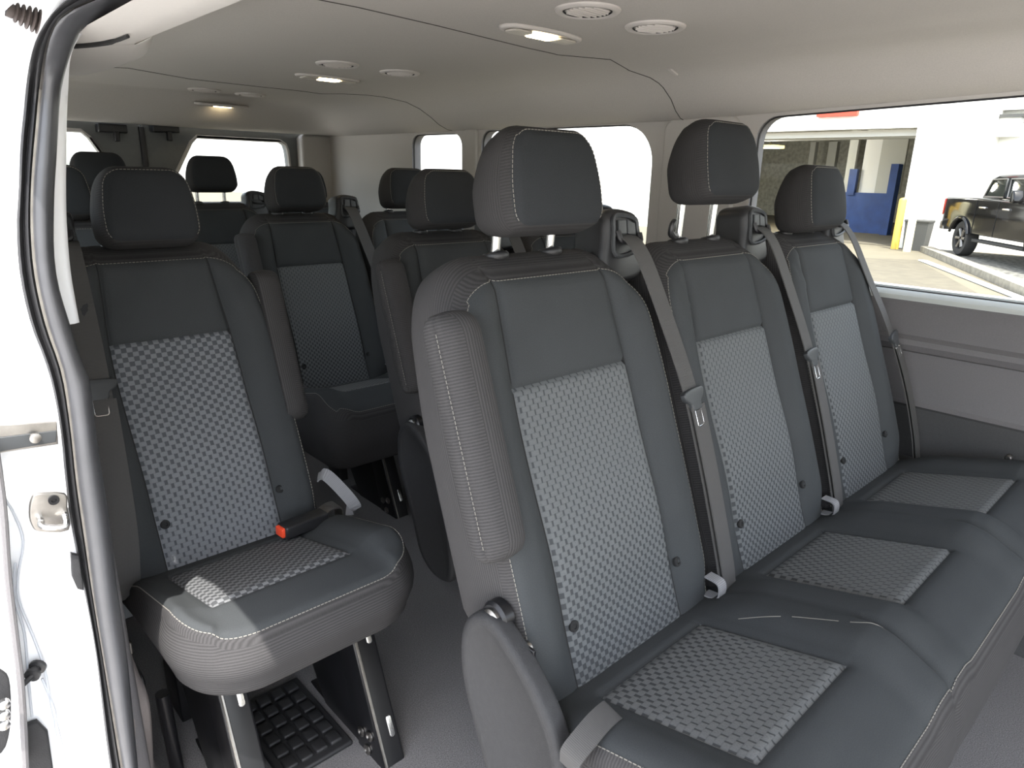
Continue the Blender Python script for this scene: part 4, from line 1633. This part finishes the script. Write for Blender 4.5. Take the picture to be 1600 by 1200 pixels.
# worn asphalt drive, a shade darker than the concrete
K0, K1 = gp(1421, 386), gp(1606, 466)           # foot of the kerb
kd = (K1 - K0).normalized()
kn = V((-kd.y, kd.x, 0))
if kn.dot(CAM - K0) < 0:
    kn = -kn
mb = MB()
a, b = gp(1040, 414), gp(1432, 407)
mb.hexa([V((p.x, p.y, GZ + z)) for z in (0.0, 0.012) for p in (V((3.0, -12, 0)), b + kd * 16 + kn * 0.3, b, a + V((-3, 10, 0)))], 'asphalt')
dr_ = struct(mb.build('path', smooth=False))
mb = MB()
mb.box((-14, -14, GZ), (-1.2, 14, GZ + 0.01), 'bounce')  # unseen reflector slab, added to throw light in through the side door
struct(mb.build('bounce_slab', smooth=False))
mb = MB()
w0, w1 = gp(1441, 408), gp(1600, 470)
wd = (w1 - w0).normalized()
wnn = V((-wd.y, wd.x, 0))
mb.hexa([V((p.x, p.y, GZ + z)) for z in (0.013, 0.030) for p in (w0 - wnn * 0.09, w0 + wd * 12 - wnn * 0.09, w0 + wd * 12 + wnn * 0.09, w0 + wnn * 0.09)], 'white')
mb.build('painted_line', dr_, smooth=False)
# kerb and the gravel strip the truck stands on
mb = MB()
s0, s1 = K0 + kd * 1.4, K0 + kd * 10.5
mb.hexa([V((p.x, p.y, GZ + z)) for z in (0.0, 0.15) for p in (s0, s1, s1 - kn * 0.28, s0 - kn * 0.28)], 'kerb')
tag(mb.build('kerb', smooth=False), 'pale concrete kerb between the drive and the gravel under the truck', 'kerb')
mb = MB()
ga, gd = s0 - kn * 0.281, s1 - kn * 0.281
mb.hexa([V((p.x, p.y, GZ + z)) for z in (0.0, 0.09) for p in (ga, gd, s1 - kn * 9, V((20.75, -16, 0)))], 'gravel')
gv = mb.build('gravel', smooth=False)
gv['kind'] = 'stuff'
gv['label'] = 'dark gravel strip under the parked truck'
gv['category'] = 'gravel'

# ---- white building with the open workshop bay
def fy(u, v):
    return at(u, v, x=FX)


ya = fy(1416, 300).y                   # right side of the opening
zt = fy(1405, 200).z
yb = 12.9
bld = empty('garage_building', (FX, ya, GZ), 'white workshop building with an open bay seen through the side window', 'building')
inv = Matrix.Translation((-FX, -ya, -GZ))


def part(mb, name, smooth=False, angle=40):
    o = mb.build(name, bld, smooth=smooth, angle=angle)
    o.matrix_parent_inverse = inv
    return o


mb = MB()
mb.box((FX, yb, GZ), (FX + 0.4, 70, 7.5), 'wall')
mb.box((FX, ya, zt), (FX + 0.4, yb, 7.5), 'wall')
part(mb, 'facade')
y2, y3 = fy(1467, 300).y, fy(1530, 300).y
mb = MB()
mb.box((FX + 0.125, y2 - 0.6, GZ), (FX + 1.1, ya - 0.001, 7.5), 'wall')
part(mb, 'recessed_bay')
mb = MB()
mb.box((FX - 0.12, y3, GZ), (FX + 0.9, y2, 7.5), 'wall')
q = fy(1500, 271).z
mb.box((FX - 0.135, y3 - 0.01, q), (FX + 0.9, y2 + 0.015, q + 0.04), 'wall2')
part(mb, 'pilaster')
mb = MB()
mb.box((FX + 0.8, -40, GZ), (FX + 1.2, y3, 7.5), 'wall')
part(mb, 'side_wall')
mb = MB()
zc = at(1550, 174, x=FX + 0.75).z
mb.box((FX + 0.55, -40, zc), (FX + 0.8, y3, zc + 0.10), 'wall2')
part(mb, 'ledge')
q = at(1572, 192, x=FX + 0.6)
mb = MB()
mb.box((FX + 0.4, q.y - 0.35, q.z - 0.35), (FX + 0.8, q.y + 0.2, q.z + 0.15), 'wall2')
mb.box((FX + 0.35, q.y - 0.4, q.z + 0.12), (FX + 0.8, q.y + 0.25, q.z + 0.20), 'bin')
part(mb, 'wall_lamp')
# window-two side: panel joints of the facade
for u0, u1 in ((924, 941), (975, 977)):
    mb = MB()
    mb.box((FX - 0.25, fy(u1, 300).y, GZ), (FX, fy(u0, 300).y, 7.5), 'wall2')
    part(mb, 'panel_strip')
# red sign over the bay
p, q = fy(1280, 175), fy(1345, 160)
mb = MB()
mb.box((FX - 0.16, q.y, fy(1310, 182).z), (FX, p.y, fy(1310, 182).z + 1.1), 'tred')
part(mb, 'sign_panel')
# bay surround and rolled-up door
mb = MB()
mb.box((FX - 0.04, ya - 0.25, GZ), (FX + 0.12, ya, zt), 'wall')
mb.box((FX - 0.04, ya - 0.25, zt), (FX + 0.12, yb, zt + 0.25), 'wall')
part(mb, 'bay_surround')
mb = MB()
for k in range(3):
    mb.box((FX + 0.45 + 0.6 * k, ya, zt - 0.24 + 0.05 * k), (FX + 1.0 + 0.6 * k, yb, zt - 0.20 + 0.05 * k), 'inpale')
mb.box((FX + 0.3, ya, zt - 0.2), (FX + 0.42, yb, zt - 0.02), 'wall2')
part(mb, 'roll_up_door')
mb = MB()
mb.box((FX + 0.1, ya - 0.3, GZ), (FX + 14, yb + 6, GZ + 0.02), 'asphalt')
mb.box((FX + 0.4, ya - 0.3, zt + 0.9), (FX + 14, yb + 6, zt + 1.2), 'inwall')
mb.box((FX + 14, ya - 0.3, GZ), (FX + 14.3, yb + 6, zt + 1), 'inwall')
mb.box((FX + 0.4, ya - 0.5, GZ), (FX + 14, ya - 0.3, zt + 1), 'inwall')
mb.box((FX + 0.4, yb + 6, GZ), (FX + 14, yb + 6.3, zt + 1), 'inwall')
part(mb, 'bay_interior')
BX = FX + 5.0
c0, c1 = at(1316, 300, x=BX), at(1396, 300, x=BX)
mb = MB()
mb.box((BX, c1.y, GZ), (BX + 0.2, c0.y, c0.z), 'blue')
cc0, cc1 = at(1393, 256, x=BX - 0.4), at(1405, 256, x=BX - 0.4)
mb.box((BX - 0.4, cc1.y, GZ), (BX, cc0.y, cc0.z), 'blue')
d0, d1 = at(1329, 264, x=BX), at(1341, 264, x=BX)
mb.box((BX - 0.05, d1.y, c0.z - 0.1), (BX + 0.15, d0.y, d0.z), 'blue')
part(mb, 'blue_wall')
mb = MB()
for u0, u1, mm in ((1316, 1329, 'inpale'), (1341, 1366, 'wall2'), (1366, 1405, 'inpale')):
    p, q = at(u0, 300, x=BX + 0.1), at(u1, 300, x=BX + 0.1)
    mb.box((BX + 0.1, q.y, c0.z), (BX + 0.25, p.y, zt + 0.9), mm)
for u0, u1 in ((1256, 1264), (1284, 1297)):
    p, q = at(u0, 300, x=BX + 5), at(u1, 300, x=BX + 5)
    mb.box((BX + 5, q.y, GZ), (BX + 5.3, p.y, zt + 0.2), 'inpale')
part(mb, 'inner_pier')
mb = MB()
p = at(1204, 227, x=FX + 3)
mb.box((FX + 2.6, p.y - 0.35, p.z - 0.10), (FX + 3.4, p.y + 0.6, p.z), 'lampy')
mb.tube([(FX + 3, p.y, p.z), (FX + 3, p.y, zt + 0.9)], 0.03, 'bin', 6)
part(mb, 'hanging_lamp')
lp = bpy.data.lights.new('bay_lamp_light', 'POINT')
lp.energy = 320
lp.shadow_soft_size = 0.4
lp.color = (1.0, 0.96, 0.9)
lo_ = bpy.data.objects.new('bay_lamp_light', lp)
COL.objects.link(lo_)
lo_.location = (FX + 3, p.y, p.z - 0.3)

# posts and bin in front of the bay
def post(u, vt, vb, x, mat, label):
    p = at(u, vb, x=FX - x)
    h = at(u, vt, x=p.x).z - GZ
    mb = MB()
    mb.lathe([(0.10, 0), (0.10, h - 0.06), (0.085, h - 0.02), (0.05, h), (0.001, h + 0.01)], Matrix.Identity(4), mat, 16)
    tag(mb.build('bollard', loc=(p.x, p.y, GZ)), label, 'bollard', 'bollards at the open bay')


post(1397.5, 309, 388, 0.6, 'yellow', 'yellow bollard beside the blue wall at the open bay')
post(1417.5, 308, 388, 1.1, 'cream', 'pale cream bollard in front of the bay corner, right of the yellow one')
p = at(1431, 379, x=FX - 0.45)
hb = at(1431, 344, x=p.x).z - GZ
e = empty('trash_bin', (p.x, p.y, GZ), 'dark grey bin standing against the white wall beside the bay', 'bin')
mb = MB()
mb.hexa([(-0.2, -0.26, 0), (0.2, -0.26, 0), (0.2, 0.26, 0), (-0.2, 0.26, 0), (-0.24, -0.30, hb - 0.05), (0.24, -0.30, hb - 0.05), (0.24, 0.30, hb - 0.05), (-0.24, 0.30, hb - 0.05)], 'bin')
mb.build('body', e, smooth=False)
mb = MB()
mb.box((-0.26, -0.32, hb - 0.05), (0.26, 0.32, hb + 0.02), 'bin', 0.02)
mb.build('lid', e)

# ---- black pickup
TD = V((-0.80, -0.60, 0)).normalized()
TN = V((-TD.y, TD.x, 0))
if TN.dot(CAM - gp(1510, 408)) < 0:
    TN = -TN
wp = gp(1489, 404.5)
TO = wp - TD * 1.15                      # tail end, near side, on the ground
tz = GZ + 0.09
tr = empty('pickup_truck', (TO.x, TO.y, tz), 'black crew cab pickup truck parked on gravel by the white wall', 'truck')


def tp(l, h, s):
    """l along the truck from its tail, h above ground, s in from the near side"""
    return TD * l + V((0, 0, h)) - TN * s


def arch(c, r, a0, a1, n=12):
    return [(c + r * math.cos(a0 + (a1 - a0) * k / n), 0.40 + r * math.sin(a0 + (a1 - a0) * k / n)) for k in range(n + 1)]


lo = 0.62
body = [(0.03, 0.66), (0.0, 0.95), (0.03, 1.40), (1.78, 1.42), (1.80, 1.42), (4.62, 1.36), (5.7, 1.22), (5.85, 1.0), (5.85, 0.60)]
body += [(5.45, lo)] + arch(4.85, 0.52, 0.42, PI - 0.42) + [(4.35, lo - 0.05), (1.68, lo - 0.05)] + arch(1.15, 0.52, 0.42, PI - 0.42)
mb = MB()
mb.slab(body, 1.98, 0.05, lambda a, b, d: tp(a, b, -d), 'tblack')
mb.build('body', tr, angle=40)
cab = [(1.60, 1.38), (1.86, 1.88), (2.15, 1.95), (3.50, 1.95), (4.45, 1.36)]
mb = MB()
mb.slab(cab, 1.70, 0.07, lambda a, b, d: tp(a, b, 0.14 - d - 0.0 + 0.10 * max(0, (b - 1.4))), 'tblack')
mb.build('cab', tr, angle=40)
for poly in ([(1.82, 1.45), (2.02, 1.83), (2.68, 1.85), (2.76, 1.45)], [(2.92, 1.45), (2.86, 1.85), (3.50, 1.85), (4.05, 1.45)]):
    mb = MB()
    mb.slab(poly, 0.03, 0.005, lambda a, b, d: tp(a, b, 0.125 - d + 0.10 * max(0, (b - 1.4))), 'tglass')
    w = mb.build('window', tr)
    mb = MB()
    R = [tp(a, b, 0.11 + 0.10 * max(0, (b - 1.4))) for a, b in poly]
    mb.tube(R + R[:1], 0.018, 'rim', 6)
    mb.build('window_trim', w)
mb = MB()
mb.slab([(-0.012, 0.95), (0.0, 1.36), (0.10, 1.36), (0.06, 0.98)], 0.20, 0.02, lambda a, b, d: tp(a - 0.01, b, -d - 0.015), 'tlamp')
mb.build('tail_lamp', tr)
mb = MB()
mb.slab([(-0.14, 0.58), (-0.14, 0.80), (0.06, 0.80), (0.10, 0.58)], 1.9, 0.03, lambda a, b, d: tp(a, b, 0.03 - d), 'rim')
mb.build('bumper', tr)
for c in (1.15, 4.85):
    mb = MB()
    A = arch(c, 0.535, 0.3, PI - 0.3, 16)
    mb.tube([tp(a, b, -0.012) for a, b in A], 0.035, 'tblack', 8)
    mb.build('wheel_arch', tr)
    for s, nm in ((0.06, 1), (1.70, -1)):
        mb = MB()
        ax = TN if nm > 0 else -TN
        mt = Matrix.Translation(tp(c, 0.43, s + (0.26 if nm > 0 else -0.0))) @ ax.to_track_quat('Z', 'Y').to_matrix().to_4x4()
        mb.lathe([(0.26, 0.0), (0.40, 0.0), (0.43, 0.03), (0.43, 0.23), (0.40, 0.27), (0.30, 0.275), (0.27, 0.255), (0.255, 0.19)], mt, 'tire', 36)
        w = mb.build('wheel', tr)
        mb = MB()
        mb.lathe([(0.265, 0.15), (0.27, 0.25), (0.255, 0.255), (0.24, 0.16), (0.06, 0.14), (0.05, 0.2)], mt, 'tire', 30)
        for k in range(6):
            a = k * PI / 3
            c0, c1 = V((math.cos(a) * 0.04, math.sin(a) * 0.04, 0.225)), V((math.cos(a) * 0.25, math.sin(a) * 0.25, 0.235))
            mb.tube([mt @ c0, mt @ c1], [0.035, 0.045], 'rim', 8)
        mb.build('rim', w)
mb = MB()
mb.slab([(1.85, 0.40), (1.85, 0.47), (4.2, 0.47), (4.2, 0.40)], 0.22, 0.02, lambda a, b, d: tp(a, b, 0.02 - d), 'tire')
mb.build('running_board', tr)
for l in (2.05, 3.15):
    mb = MB()
    mb.tube(smooth_open([tp(l, 1.20, 0.0), tp(l + 0.03, 1.205, -0.035), tp(l + 0.2, 1.205, -0.035), tp(l + 0.23, 1.20, 0.0)], 4), 0.022, 'chrome', 8)
    mb.build('door_handle', tr)
for l in (1.80, 2.86):
    mb = MB()
    mb.tube([tp(l, 0.60, -0.003), tp(l + 0.02, 1.36, -0.003)], 0.006, 'dark', 5)
    mb.build('door_gap', tr)
mb = MB()
mb.slab(smooth_closed([(3.62, 1.36), (3.62, 1.58), (3.72, 1.60), (3.80, 1.40)], 4), 0.20, 0.03, lambda a, b, d: tp(a, b, -0.16 - d), 'tblack')
mb.build('side_mirror', tr)
